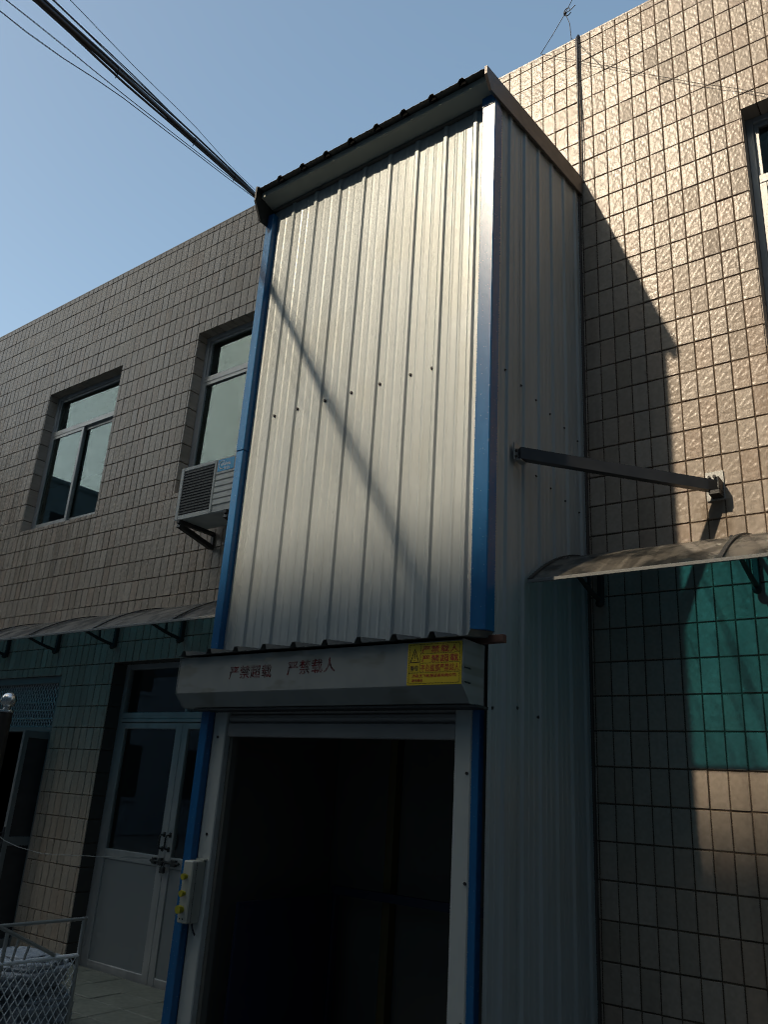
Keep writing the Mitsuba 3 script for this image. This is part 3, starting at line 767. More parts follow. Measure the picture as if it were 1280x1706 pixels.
# ------------------------------------------------------------------ lettering
GLYPHS = json.loads(r'''{"严":[[[2,-5,9,12,10,44,21,44,20,51,13,63,14,65,21,66,26,59,30,47,25,46,25,44,33,45,33,68,9,68,9,76,88,76,88,68,76,68,76,66,83,65,83,62,73,45,91,44,91,36,19,36,19,18,15,0,9,-10],[65,47,73,62,74,68,63,68,63,44,68,44],[42,46,44,44,53,44,53,68,42,67]]],"禁":[[[3,44,3,47,18,62,18,64,6,64,6,72,22,72,23,82,31,81,31,72,44,72,44,64,34,63,46,54,44,48,52,53,59,62,59,64,47,64,47,72,64,72,64,82,73,81,73,72,90,71,89,64,77,64,77,62,93,47,93,45,87,40,75,53,73,53,72,38,81,38,81,30,16,30,16,37,23,38,22,52,9,40],[31,39,64,38,64,54,52,42,47,40,43,47,40,47,31,54]],[[5,16,6,24,91,24,91,16,53,16,53,-5,46,-10,31,-10,29,-4,29,-2,44,-1,44,16]],[[63,8,63,11,70,14,81,6,90,-4,85,-8,82,-8]],[[4,-4,16,5,23,14,31,12,28,5,13,-8,9,-8]]],"超":[[[2,-6,7,11,9,38,17,37,16,22,20,13,23,12,23,43,4,43,5,52,21,52,21,62,6,62,6,70,21,70,21,81,30,81,31,70,46,70,46,77,90,77,89,53,86,45,81,43,68,44,66,51,78,51,81,62,81,69,69,69,63,52,52,41,88,40,88,8,49,8,49,40,46,43,32,43,31,31,46,31,46,23,31,23,31,6,42,2,94,2,91,-7,35,-6,22,-1,15,6,9,-10],[58,17,79,16,79,32,58,32],[45,62,30,62,30,52,46,52,49,49,56,57,59,69,45,69]]],"载":[[[4,52,5,60,27,60,27,66,9,66,10,74,27,74,28,82,36,82,36,74,53,74,53,66,36,66,36,60,57,60,57,80,67,81,67,60,92,60,92,52,67,51,70,27,75,33,79,48,82,49,88,47,85,35,74,11,78,2,83,0,86,16,93,12,93,3,89,-7,85,-9,76,-8,67,2,53,-10,48,-3,56,3,56,5,40,4,40,-9,31,-9,31,2,6,0,6,9,31,11,31,18,10,19,9,26,15,35,6,36,6,44,20,44,22,52],[30,45,57,44,57,36,39,35,40,27,55,27,55,19,40,19,40,12,57,13,57,7,59,7,64,14,60,30,58,52,32,52],[25,36,21,27,31,27,31,36]],[[70,74,72,78,77,79,89,66,86,63,81,62]]],"人":[[[3,-3,3,-1,17,7,31,24,40,47,43,81,53,81,52,64,60,34,71,16,80,7,93,0,93,-3,86,-8,73,0,59,16,48,39,39,18,24,0,12,-8,9,-8]]],"平":[[[4,25,4,34,43,35,43,66,9,66,9,75,87,74,87,66,53,66,53,34,92,34,92,25,53,25,53,-8,51,-10,43,-9,43,25]],[[61,41,65,46,71,63,80,62,81,59,71,39,65,37,62,38]],[[21,50,16,61,18,62,25,62,31,49,33,39,27,37,24,38]]],"台":[[[12,39,9,48,26,63,38,81,41,82,48,79,48,77,26,50,68,52,57,64,58,68,65,70,80,55,90,40,81,36,76,44,71,44]],[[16,33,80,33,80,-9,70,-9,69,-4,26,-4,25,-9,16,-9],[26,24,25,5,70,5,70,24]]],"底":[[[24,-3,28,3,28,55,81,60,85,56,85,53,65,50,65,44,67,34,89,34,89,26,69,25,72,12,79,1,84,1,85,14,93,10,92,0,89,-7,79,-9,69,-1,62,13,58,26,37,26,37,5,51,8,48,15,55,18,64,1,65,-6,58,-8,52,5,51,0,28,-9],[56,49,37,48,37,34,57,34]],[[2,-6,7,6,10,22,11,72,48,72,45,80,51,82,55,80,58,72,92,72,91,63,20,63,19,21,15,1,10,-10]]],"部":[[[59,-9,59,76,87,77,92,74,92,71,81,47,81,43,89,32,91,15,88,8,84,5,71,4,70,9,68,9,68,-9],[68,14,79,13,82,16,81,29,71,42,80,68,68,68]],[[4,36,4,44,18,45,13,61,7,62,7,70,26,70,23,80,28,82,31,82,36,70,54,70,54,62,50,61,44,45,56,44,55,35],[22,60,27,44,34,44,40,61]],[[9,27,11,29,51,29,52,-8,43,-8,42,-5,19,-5,18,-9,10,-9],[18,5,43,4,43,20,18,20]]],"站":[[[5,1,4,9,6,10,25,14,28,29,31,54,5,54,5,63,22,63,16,79,24,81,31,67,30,63,44,63,44,55,35,54,39,52,39,45,33,16,44,17,44,35,59,35,60,82,69,81,69,62,93,62,93,53,69,52,69,35,89,35,89,-9,80,-9,79,-5,54,-5,53,-9,44,-9,43,9,8,0],[53,5,80,4,80,26,53,26]],[[13,15,9,51,16,52,21,15]]],"济":[[[8,75,14,80,28,70,53,71,51,80,59,82,64,71,92,70,92,62,80,62,76,53,69,46,77,41,94,38,90,30,79,31,78,-9,70,-8,70,32,73,32,73,34,61,38,49,34,50,13,45,2,32,-8,29,-8,24,-4,25,-1,28,-1,37,6,41,15,41,30,30,29,27,37,49,42,52,46,45,52,40,62,29,62,28,66,22,62,10,71],[50,61,59,50,61,50,66,54,69,61]],[[5,-3,19,29,22,29,27,25,27,22,14,-7,12,-8]],[[3,47,3,49,9,54,23,45,24,41,18,36]]],"南":[[[5,72,43,72,44,82,53,81,53,72,91,72,91,63,53,62,53,55,86,54,86,-5,80,-9,64,-9,61,-3,61,-1,77,-1,77,46,66,46,67,43,62,35,62,33,72,33,72,25,52,24,52,17,74,17,74,10,52,9,52,-7,44,-8,43,9,23,9,23,17,43,17,43,25,25,25,25,33,34,33,34,36,30,42,30,46,20,46,19,-9,10,-9,10,54,43,55,43,62,5,63],[38,45,43,33,52,33,58,45]]],"天":[[[3,-3,22,8,33,19,40,33,39,35,6,35,5,44,42,44,43,51,42,65,9,65,9,74,87,74,87,65,52,65,52,45,91,44,91,35,55,34,60,23,68,13,80,4,94,-1,89,-9,73,-3,65,3,56,13,48,26,41,13,23,-3,11,-9,8,-9]]],"飞":[[[5,75,64,76,66,52,82,69,89,66,90,63,71,45,91,31,89,25,86,23,77,31,69,36,66,36,71,12,78,3,84,3,86,19,93,15,92,1,89,-5,78,-7,71,-4,62,9,57,30,55,66,7,66,5,67]]],"机":[[[33,-5,42,10,46,25,47,76,81,76,81,1,87,1,87,17,90,18,95,15,93,-6,88,-9,79,-9,72,-4,71,67,56,67,56,35,52,11,46,-2,40,-9,37,-9]],[[2,14,18,49,18,52,4,52,4,61,20,61,20,81,28,82,29,61,43,61,43,52,29,52,29,44,42,31,43,26,37,21,32,30,29,31,29,-9,20,-9,20,29,18,29,8,9,5,9]]],"械":[[[2,15,9,28,15,48,15,52,5,52,5,61,16,61,17,82,25,81,25,61,33,61,33,52,25,52,25,51,34,35,40,35,41,52,48,51,48,35,53,35,54,52,59,52,61,50,61,35,66,36,65,54,36,54,35,63,64,63,65,82,72,82,73,76,81,79,89,70,89,66,86,64,92,63,92,55,73,53,76,28,81,36,83,48,86,49,92,47,87,29,79,13,83,0,86,3,86,13,88,14,93,11,92,-3,87,-9,81,-9,78,-7,72,3,60,-9,53,-4,57,0,53,1,53,25,51,27,47,26,46,12,40,-2,37,-6,32,-4,30,0,33,2,39,18,39,27,34,27,34,33,29,29,27,34,25,34,24,-10,16,-9,16,23,14,23,7,8],[74,75,73,63,82,63,81,68],[61,5,63,5,70,13,67,27,61,27]]],"设":[[[32,-4,32,-1,45,2,54,8,43,22,40,30,36,30,36,40,32,44,32,46,38,49,45,58,46,78,78,78,79,52,92,52,92,44,74,44,70,49,70,69,56,69,52,51,40,39,86,38,87,33,83,24,70,7,85,0,93,-1,93,-4,89,-10,77,-7,63,1,37,-10],[50,29,54,21,62,14,70,20,75,29,74,30]],[[3,42,3,51,25,51,26,12,29,12,36,17,39,11,38,8,18,-7,12,-2,17,8,17,42]],[[11,73,11,75,17,80,31,67,32,63,26,58]]],"备":[[[2,38,3,41,18,43,37,49,27,58,13,50,11,50,6,56,22,66,35,82,44,80,41,73,73,74,77,72,78,68,76,65,59,49,72,45,94,42,90,33,80,34,80,-9,71,-9,69,-6,26,-6,24,-10,16,-10,15,33,5,32],[49,44,27,35,71,36],[54,11,53,2,71,2,71,11],[54,27,53,19,71,19,70,27],[34,64,42,57,49,55,62,64],[26,11,25,2,43,2,43,11],[26,27,25,19,43,19,43,27]]],"有":[[[3,27,3,29,20,45,28,59,27,60,6,60,5,69,33,69,37,82,46,79,43,69,91,69,91,60,39,60,35,54,35,51,80,51,80,-3,76,-8,57,-9,55,-3,55,0,71,0,71,10,34,10,33,-8,24,-9,23,33,10,22],[33,19,71,18,71,26,33,26],[33,35,71,34,71,42,33,42]]],"限":[[[38,-4,41,2,41,76,86,77,86,33,68,33,67,31,71,22,84,31,87,31,91,27,91,24,76,14,84,4,93,0,93,-3,88,-9,80,-5,66,11,58,33,52,33,51,3,67,7,68,-1,44,-9,41,-9],[51,42,77,41,77,51,51,51],[51,60,77,59,77,69,51,69]],[[8,-9,8,77,34,78,38,75,38,71,31,55,30,48,37,36,37,20,31,14,20,14,19,22,27,22,29,25,28,37,21,47,27,68,16,69,16,-9]]],"公":[[[56,76,65,79,74,62,93,43,93,40,87,34,71,50,60,66]],[[15,-3,12,7,17,9,25,19,45,52,52,49,53,45,30,9,67,11,67,14,58,24,58,27,66,30,87,2,89,-5,81,-9,74,2]],[[4,40,19,56,30,78,40,76,32,58,21,43,12,34]]],"司":[[[7,74,86,75,86,-3,83,-7,77,-9,62,-9,60,-3,60,1,77,1,77,66,8,66]],[[8,58,68,58,68,50,8,50]],[[14,41,61,41,61,8,23,8,23,1,14,1],[23,18,25,16,52,16,52,33,23,33]]],"服":[[[46,-10,46,78,88,78,89,57,87,51,82,49,67,50,65,57,80,58,80,69,55,69,55,46,87,45,91,43,88,28,79,9,94,-4,89,-10,87,-10,73,2,60,-9,57,-9,56,-7,54,-10],[65,36,69,22,74,18,81,36],[55,0,58,0,67,10,56,32]],[[2,-6,9,22,9,77,39,78,39,-5,32,-10,21,-10,19,-1,31,-1,31,22,18,23,15,4,10,-10],[18,33,31,32,31,46,18,46],[19,69,18,55,31,55,31,69]]],"务":[[[6,33,4,41,7,42,21,43,37,47,27,57,14,49,8,54,8,57,22,65,36,82,45,80,41,72,80,72,83,70,84,68,79,61,62,47,93,42,89,34,65,37,50,42,12,33],[33,63,43,54,50,52,64,59,67,63,34,64]],[[8,-9,5,-1,26,6,36,16,36,19,11,19,11,27,40,27,42,37,51,36,50,27,84,27,81,3,78,-4,73,-8,53,-8,50,0,69,0,73,8,73,19,47,19,42,9,30,-2,12,-9]]],"热":[[[3,-7,16,13,10,16,9,23,20,24,20,37,6,33,4,37,4,42,20,46,20,59,6,59,5,67,20,68,20,81,28,81,28,68,52,67,53,81,62,82,62,67,82,66,82,25,83,23,86,23,88,33,94,30,94,23,89,14,81,13,91,-1,93,-7,84,-10,79,1,72,9,72,12,79,15,75,20,73,29,66,24,56,31,47,18,39,14,34,21,46,30,48,36,40,42,28,39,28,19,23,15,18,15,18,13,24,12,24,9,15,-6,11,-10],[60,40,73,31,73,59,62,59],[28,49,40,51,40,46,43,49,52,46,53,59,28,59]],[[57,-8,52,11,54,12,61,11,67,-7]],[[34,-9,32,11,41,11,43,-8]]],"线":[[[36,-2,37,1,50,5,62,13,59,32,40,29,39,38,57,42,56,52,42,50,41,58,56,61,55,82,64,82,64,62,81,64,81,66,67,74,71,80,73,80,87,71,83,66,88,65,89,57,66,54,66,43,90,47,91,39,67,34,68,26,72,19,84,34,92,31,88,23,74,10,76,4,83,0,86,4,86,11,88,11,93,7,92,-3,86,-9,79,-9,74,-7,66,3,44,-7,40,-7]],[[4,3,5,6,34,14,38,14,39,11,39,6,10,-3,6,-3]],[[4,23,19,40,18,41,13,41,7,39,4,48,13,59,22,81,25,81,30,78,30,74,17,50,25,50,31,61,39,58,37,51,22,30,38,31,38,23,9,16,6,17]]],"警":[[[2,54,13,68,13,70,4,71,4,77,15,77,16,81,24,81,25,77,32,77,32,81,41,81,41,77,51,77,51,70,41,70,40,67,47,66,49,63,55,69,61,82,68,80,66,73,92,73,92,66,85,66,78,53,85,47,93,45,89,39,90,30,6,30,6,37,42,37,43,39,41,40,31,39,29,43,18,43,17,40,11,40,10,51,7,50],[71,46,54,37,86,38],[64,66,71,58,76,65],[47,57,45,43,48,43,50,46,63,51,59,60,53,55],[17,59,34,58,35,46,38,47,39,60],[24,70,24,66,33,67,31,70],[18,50,27,49,27,52,18,52]],[[17,-10,17,10,80,10,79,-10,71,-10,70,-7,27,-7,25,-10],[27,4,27,-1,69,-1,71,1,70,4]],[[17,18,79,19,79,13,18,13]],[[17,22,18,27,79,27,79,21]]],"告":[[[5,37,5,46,11,47,6,50,6,52,15,62,23,81,32,79,29,68,45,68,45,81,54,82,55,68,84,68,84,59,55,59,55,46,91,46,91,37],[23,59,15,46,45,46,45,59]],[[17,29,80,29,80,-10,71,-10,70,-5,27,-5,25,-11,18,-11],[27,20,26,4,71,4,71,20]]],"美":[[[7,-9,3,-1,16,1,29,6,37,15,8,16,7,25,40,25,42,26,41,31,4,31,5,39,43,39,43,45,13,45,13,53,43,53,43,60,8,60,9,68,27,68,21,77,22,80,29,82,36,73,37,68,57,68,65,81,68,82,75,80,75,77,69,68,88,67,88,60,53,60,52,55,53,53,83,53,83,45,52,45,52,40,92,39,92,31,53,31,51,26,91,25,90,16,58,15,62,10,72,4,93,-1,89,-9,79,-8,62,-1,48,13,39,2,24,-6]]],"的":[[[7,65,19,67,23,82,32,80,28,66,43,65,43,50,51,62,57,82,65,80,62,66,90,66,88,13,84,-3,75,-8,59,-7,57,1,74,1,77,3,80,24,81,56,59,57,50,41,43,43,43,1,16,0,16,-7,8,-7],[16,10,34,9,34,31,16,31],[34,57,16,58,16,39,34,39]],[[52,39,53,42,60,44,75,21,70,17,66,17,61,28]]]}''')


def text(s, height, depth=.0012, squeeze=1.0, gap=0.06):
    """Chinese lettering in the xz plane facing -y, from x=0, baseline z=0"""
    ms, x = [], 0.0
    for ch in s:
        if ch == ' ':
            x += height * .5
            continue
        if ch in GLYPHS:
            k = height / 88.0
            for rings in GLYPHS[ch]:
                rr = [np.array(r, float).reshape(-1, 2) for r in rings]
                pg = Polygon(rr[0] * [k * squeeze, k] + [x, 8 * k], [q * [k * squeeze, k] + [x, 8 * k] for q in rr[1:]]).buffer(0)
                for q in getattr(pg, 'geoms', [pg]):
                    if q.area > 0: ms.append(prism(q, 0, depth, 1))
            x += height * (1.09 * squeeze + gap)
        else:
            t = meshkit.text_mesh(ch, height * .8, depth)
            v = t.vertices
            w = v[:, 0].max()
            ms.append(tm(np.c_[v[:, 0] * squeeze + x, depth - v[:, 2], v[:, 1]], t.faces))
            x += w * squeeze + height * .14
    m = cat(ms)
    return m, x


def put_text(s, x0, x1, z0, z1, y, **k):
    m, w = text(s, 1.0, .0012 / max(z1 - z0, 1e-3), **k)
    b = m.bounds
    m.apply_translation([-b[0][0], 0, -b[0][2]])
    m.apply_scale([(x1 - x0) / (b[1][0] - b[0][0]), z1 - z0, (z1 - z0) / (b[1][2] - b[0][2])])
    m.apply_translation([x0, y, z0])
    return m


for s, xa, xb, za, zb, rot in (('严禁超载', -1.612, -1.272, 2.122, 2.196, 0), ('严禁载人', -1.150, -.806, 2.128, 2.205, 1.6)):
    m = put_text(s, xa, xb, za, zb, -1.5012)
    if rot:
        m.apply_transform(trimesh.transformations.rotation_matrix(math.radians(-rot), [0, 1, 0], [xa, 0, za]))
    add(X + '__stencilled_text', m, 'mat_stencil', label='red stencilled Chinese lettering on the shutter box')

W = 'warning_sign'
tag(W, 'yellow warning sticker with Chinese text at the right end of the shutter box', 'sign')
sx0, sx1, sz0, sz1, sy = -.336, -.024, 2.052, 2.256, -1.5045
add(W + '__plate', bx(sx0, sx1, sy, -1.5004, sz0, sz1), 'mat_sign_yellow')
ty = sy - .0012


def line(a, b, c, d):
    return bx(a, b, ty, sy + .0005, c, d)


ww, hh_ = sx1 - sx0, sz1 - sz0
px = lambda t: sx0 + t * ww
pz = lambda t: sz1 - t * hh_
lw = .0018
lines = [line(px(.03), px(.97), pz(.04), pz(.04) + lw), line(px(.03), px(.97), pz(.965), pz(.965) + lw), line(px(.03), px(.03) + lw, pz(.965), pz(.04)), line(px(.97) - lw, px(.97), pz(.965), pz(.04)),
         line(px(.24), px(.97), pz(.265), pz(.265) + lw), line(px(.24), px(.97), pz(.49), pz(.49) + lw), line(px(.03), px(.97), pz(.715), pz(.715) + lw), line(px(.24), px(.24) + lw, pz(.715), pz(.04))]
add(W + '__border', cat(lines), 'mat_sign_dark')
for s, a, b, c, d in (('严禁载人', .27, .94, .245, .07), ('严禁超载', .27, .94, .47, .295), ('平台底部严禁站人', .255, .955, .69, .515)):
    add(W + '__text', put_text(s, px(a), px(b), pz(c), pz(d), sy - .0012), 'mat_sign_red')
add(W + '__text', put_text('济南天飞机械设备有限公司', px(.10), px(.90), pz(.825), pz(.745), sy - .0012), 'mat_sign_red')
add(W + '__text', put_text('服务热线', px(.10), px(.30), pz(.925), pz(.855), sy - .0012), 'mat_sign_red')
add(W + '__text', put_text('警告', px(.06), px(.21), pz(.67), pz(.54), sy - .0012), 'mat_sign_dark')
tri = Polygon([(px(.045), pz(.47)), (px(.225), pz(.47)), (px(.135), pz(.12))])
add(W + '__warning_triangle', cat([prism(tri.difference(tri.buffer(-.0045)), sy - .0012, sy + .0004, 1), line(px(.128), px(.142), pz(.37), pz(.24)), line(px(.128), px(.142), pz(.43), pz(.40))]), 'mat_sign_dark')

# ------------------------------------------------------------------ control box
K = 'control_box'
tag(K, 'pale upright control box with three yellow knobs on the left doorway jamb', 'control box')
add(K + '__case', bx(-1.905, -1.825, -1.402, -1.306, .795, 1.118, .006), 'mat_case')
add(K + '__lid_seam', bx(-1.8245, -1.8235, -1.372, -1.370, .80, 1.112), 'mat_iron')
add(K + '__tab', bx(-1.885, -1.82, -1.33, -1.303, 1.1195, 1.127), 'mat_case')
for i, z in enumerate((1.035, .948, .867)):
    r = .017 if i < 2 else .022
    add(K + '__knob', cat([cyl([-1.866, -1.402, z], [-1.866, -1.418, z], r * .7, 14), cyl([-1.866, -1.418, z], [-1.866, -1.432 - .006 * (i == 2), z], r, 16)]), 'mat_knob', smooth=40)
add(K + '__hole', cat([cyl([-1.88, -1.404, .818], [-1.88, -1.4, .818], .005, 8), cyl([-1.855, -1.404, .818], [-1.855, -1.4, .818], .005, 8)]), 'mat_black')
add(K + '__cable', tube([[-1.84, -1.34, .80], [-1.838, -1.34, .775], [-1.826, -1.335, .75], [-1.818, -1.33, .735]], .005, 8), 'mat_cable', smooth=True)

# ------------------------------------------------------------------ brace bar to the wall
R = 'brace_bar'
tag(R, 'dark steel brace bar running from the tower side to the sunlit tiled wall', 'brace')
A0, A1 = np.array([.036, -1.045, 3.392]), np.array([.828, -.045, 3.400])
add(R + '__tube', bar(A0, A1, .045, .070), 'mat_grey_steel')
add(R + '__wall_plate', bx(.765, .872, -.012, -.0025, 3.325, 3.512, .002), 'mat_galv')
add(R + '__wall_bracket', cat([bx(.80, .864, -.10, -.0125, 3.335, 3.362, .002), bx(.858, .866, -.11, -.013, 3.362, 3.44, .002)]), 'mat_iron')
add(R + '__bolt', cat([cyl([.822, -.03, 3.475], [.822, -.01, 3.475], .011, 8), cyl([.79, -.024, 3.478], [.79, -.01, 3.478], .008, 8)]), 'mat_black')
add(R + '__tower_bracket', cat([bx(.0205, .030, -1.09, -.99, 3.345, 3.45, .002), bx(.030, .06, -1.075, -1.0, 3.342, 3.350, .002)]), 'mat_galv')
for dz in (3.365, 3.40):
    add(R + '__bolt', cyl([.02, -1.078, dz], [.038, -1.078, dz], .008, 8), 'mat_black')

# ------------------------------------------------------------------ awnings
aw = lambda y: 3.02 - .39 * y * y


def awning(key, x0, x1, ribs, brackets):
    ys = -np.linspace(0, .93, 19)
    edges = sorted(set([x0] + [r for r in ribs if x0 < r < x1] + [x1]))
    for a, b in zip(edges[:-1], edges[1:]):
        xs = np.linspace(a + .004, b - .004, 5)
        v = [[x, y, aw(y) - .010 * math.sin(math.pi * (x - a) / (b - a)) * (y / .93) ** 2] for y in ys for x in xs]
        f = [[r * 5 + j, r * 5 + j + 1, (r + 1) * 5 + j + 1, (r + 1) * 5 + j] for r in range(18) for j in range(4)]
        add(key + '__sheet', tm(v, f), 'mat_awning', smooth=True)
        v2 = [[p[0], p[1], p[2] + .004] for p in v]
        add(key + '__dust_film', tm(v2, f), 'mat_dust', smooth=True)
    for r in ribs:
        lo = [[r - .011, y, aw(y) + .006] for y in ys] + [[r + .011, y, aw(y) + .006] for y in ys] + [[r + .011, y, aw(y) + .016] for y in ys] + [[r - .011, y, aw(y) + .016] for y in ys]
        n = len(ys)
        f = []
        for s in range(4):
            for j in range(n - 1):
                a, b = s * n + j, ((s + 1) % 4) * n + j
                f.append([a, a + 1, b + 1, b])
        f += [[0, n, 2 * n, 3 * n], [n - 1, 4 * n - 1, 3 * n - 1, 2 * n - 1]]
        add(key + '__rib', tm(lo, f), 'mat_iron')
    add(key + '__edge_strip', bx(x0 + .002, x1 - .002, -.937, -.925, aw(.93) - .012, aw(.93) + .007, .002), 'mat_leaf')
    add(key + '__wall_strip', bx(x0 + .002, x1 - .002, -.012, -.0025, 3.00, 3.05, .002), 'mat_iron')
    for b in brackets:
        parts = [bx(b - .017, b + .017, -.040, -.003, 2.745, 2.995, .004)]
        top = [[b, y, aw(y) - .022] for y in np.linspace(-.03, -.72, 10)]
        parts.append(tube(top, .014, 8))
        cur = [[b, -.02 - .58 * t, 2.765 + (.125 * t + .05 * math.sin(math.pi * t * .5) - .035 * math.sin(math.pi * t))] for t in np.linspace(0, 1, 10)]
        cur[-1][2] = aw(.60) - .022
        parts.append(tube(cur, np.linspace(.017, .012, 10), 8))
        parts.append(tube([[b, -.2, cur[3][2]], [b, -.22, aw(.22) - .02]], .010, 6))
        parts.append(ball([b, -.045, 2.75], .026, 2))
        add(key + '__bracket', cat(parts), 'mat_iron', smooth=40)


tag('awning', 'long grey translucent awning over the doors on the shaded left wall', 'awning')
awning('awning', -9.02, -1.99, [-2.943 - 1.0 * k for k in range(0, 7)], [-2.925 - 1.0 * k for k in range(0, 7)])
tag('awning_001', 'dusty green translucent awning on the sunlit wall right of the tower', 'awning')
awning('awning_001', .030, 4.06, [.042, 1.035, 2.035, 3.035], [.085, 1.005, 2.03, 3.03])

# ------------------------------------------------------------------ air conditioner
C_ = 'air_conditioner'
tag(C_, 'weathered white air conditioner outdoor unit below the window left of the tower', 'air conditioner')
ax0, ax1, ay0, ay1, az0, az1 = -3.775, -2.965, -.420, -.10, 3.765, 4.282
body = bx(ax0, ax1, ay0 + .012, ay1, az0, az1, .010)
add(C_ + '__casing', body, 'mat_ac')
add(C_ + '__front_frame', cat([bx(ax0 + .004, ax0 + .045, ay0, ay0 + .014, az0, az1 - .004, .004), bx(-3.318, -3.292, ay0, ay0 + .014, az0, az1 - .004, .004),
                               bx(ax0 + .045, -3.318, ay0 + .001, ay0 + .014, az1 - .04, az1 - .004, .004), bx(ax0 + .045, -3.318, ay0 + .001, ay0 + .014, az0, az0 + .045, .004)]), 'mat_ac')
add(C_ + '__fan_recess', bx(ax0 + .045, -3.318, ay0 + .010, ay0 + .0125, az0 + .045, az1 - .04), 'mat_ac_grille')
gr = [bx(ax0 + .046, -3.319, ay0 + .001, ay0 + .008, z, z + .011) for z in np.arange(az0 + .056, az1 - .045, .028)]
add(C_ + '__fan_grille', cat(gr), 'mat_ac_grille', kind='stuff')
for z in np.arange(az0 + .07, az1 - .15, .058):
    add(C_ + '__louvre', prism([(ay0 + .013, z), (ay0 + .002, z + .006), (ay0 + .004, z + .05), (ay0 + .013, z + .052)], -3.285, ax1 - .008, 0), 'mat_ac')
add(C_ + '__top_panel', bx(-3.285, ax1 - .008, ay0 + .003, ay0 + .0115, az1 - .145, az1 - .006, .002), 'mat_ac')
add(C_ + '__maker_badge', bx(-3.272, -3.065, ay0 + .0005, ay0 + .0035, az1 - .132, az1 - .018), 'mat_sticker_blue', label='blue maker badge with white lettering')


def latin(s, x, z, h, y, bold=True):
    t = meshkit.text_mesh(s, h, .0012, bold)
    v = t.vertices
    return tm(np.c_[v[:, 0] + x, y - v[:, 2], v[:, 1] + z], t.faces)


arc = [[-3.215 + .038 * math.cos(a), ay0, az1 - .072 + .038 * math.sin(a)] for a in np.linspace(.7, 5.2, 16)]
add(C_ + '__badge_lettering', cat([latin('Midea', -3.232, az1 - .082, .030, ay0 + .001), put_text('美的', -3.19, -3.12, az1 - .124, az1 - .095, ay0 - .0005),
                                   tube(arc, .004, 5)]), 'mat_sticker_white')
for bxx in (-3.69, -3.08):
    arms = [bx(bxx - .02, bxx + .02, -.44, -.003, az0 - .036, az0 - .002, .002), bx(bxx - .02, bxx + .02, -.022, -.003, 3.60, az0 - .037, .002),
            bar([bxx, -.425, az0 - .05], [bxx, -.02, 3.615], .045, .042, (0, 1, 1))]
    add(C_ + '__bracket', cat(arms), 'mat_iron')
add(C_ + '__pipe', tube([[-2.99, -.25, 3.80], [-2.93, -.22, 3.76], [-2.92, -.10, 3.70], [-2.92, -.03, 3.60], [-2.92, .0, 3.5]], .016, 8), 'mat_black', smooth=True)

# ------------------------------------------------------------------ overhead cables
E = np.array([-3.72, 0.12, 7.66])
Fp = np.array([-2.35, -3.13, 6.28])
dirv = (Fp - E)


def cable_path(o0, o1, sag, t0=0.0, t1=4.2, n=46, wig=0.0, seed=0):
    t = np.linspace(t0, t1, n)
    p = E + dirv * t[:, None]
    k = t / 4.2
    off = np.outer(1 - k, o0) + np.outer(k, o1)
    p = p + off
    p[:, 2] -= sag * 4 * k * (1 - k)
    if wig:
        p[:, 0] += wig * (2 * meshkit.noise(np.c_[t * 4.0, t * 0 + seed, t * 0], seed) - 1)
        p[:, 2] += wig * (2 * meshkit.noise(np.c_[t * 4.0, t * 0 + seed, t * 0 + 5], seed) - 1)
    return p


CG = 'overhead cables running to the parapet'
cab = [('power_cable', 'thick black overhead cable, heaviest of the bunch above the tower', .0185, (0, 0, 0), (0, 0, 0), .0, 0),
       ('power_cable_001', 'black overhead cable lashed under the thick cable', .0095, (-.012, 0, -.012), (-.05, 0, -.065), .0, .012),
       ('power_cable_002', 'black overhead cable lashed along the top of the thick cable', .0085, (.012, 0, .016), (.05, 0, .06), .0, .012),
       ('thin_cable', 'thin overhead wire hanging lowest, left of the thick cable', .0036, (0, 0, -.02), (-.10, 0, -.62), .10, .02),
       ('thin_cable_001', 'thin overhead wire second lowest, just left of the thick cable', .0034, (.01, 0, -.01), (-.02, 0, -.50), .08, .02),
       ('thin_cable_002', 'thin overhead wire close along the right side of the thick cable', .0032, (.01, 0, .015), (.10, .05, .10), -.02, .006),
       ('thin_cable_003', 'dark overhead wire crossing over the thick cable from its right', .0045, (.0, 0, .02), (.16, .08, .22), .02, .008),
       ('thin_cable_004', 'finest overhead wire, outermost on the right of the thick cable', .0026, (.01, 0, .03), (.12, .1, .40), -.07, .012)]
for i, (k, lab, r, o0, o1, sag, wig) in enumerate(cab):
    add(k, tube(cable_path(o0, o1, sag, wig=wig, seed=i + 1), r, 8), 'mat_cable', smooth=True)
    tag(k, lab, 'cable', None)
for t in (.22, .45, .78):
    p = E + dirv * t
    q = p + dirv / np.linalg.norm(dirv) * .03
    scene_key = add('power_cable__tie', cat([cyl(p, q, .022, 10), cyl(p + [-.005, 0, -.02], p + [-.03, 0, -.045], .004, 6)]), 'mat_cable')

# ------------------------------------------------------------------ wires on and above the right wall
add('wall_cable', cat([tube([[.035, .05, 7.606], [.028, -.008, 7.60], [.023, -.03, 7.55], [.023, -.03, 6.80], [.021, -.028, 6.14], [.03, -.05, 6.10]], [.006, .010, .012, .008, .006, .007], 8),
                       tube([[.03, -.02, 7.5], [.036, -.022, 6.9], [.045, -.02, 6.5], [.035, -.022, 6.13]], .0035, 6)]), 'mat_cable', smooth=True)
tag('wall_cable', 'dark cable hanging straight down the tiles from the parapet to the tower roof', 'cable')


def wallpt(x, y, yy=-.02):
    d = (x - 640) / FPX * RIGHT + (y - 853) / FPX * DOWN + FWD
    return CAM + d * ((yy - CAM[1]) / d[1])


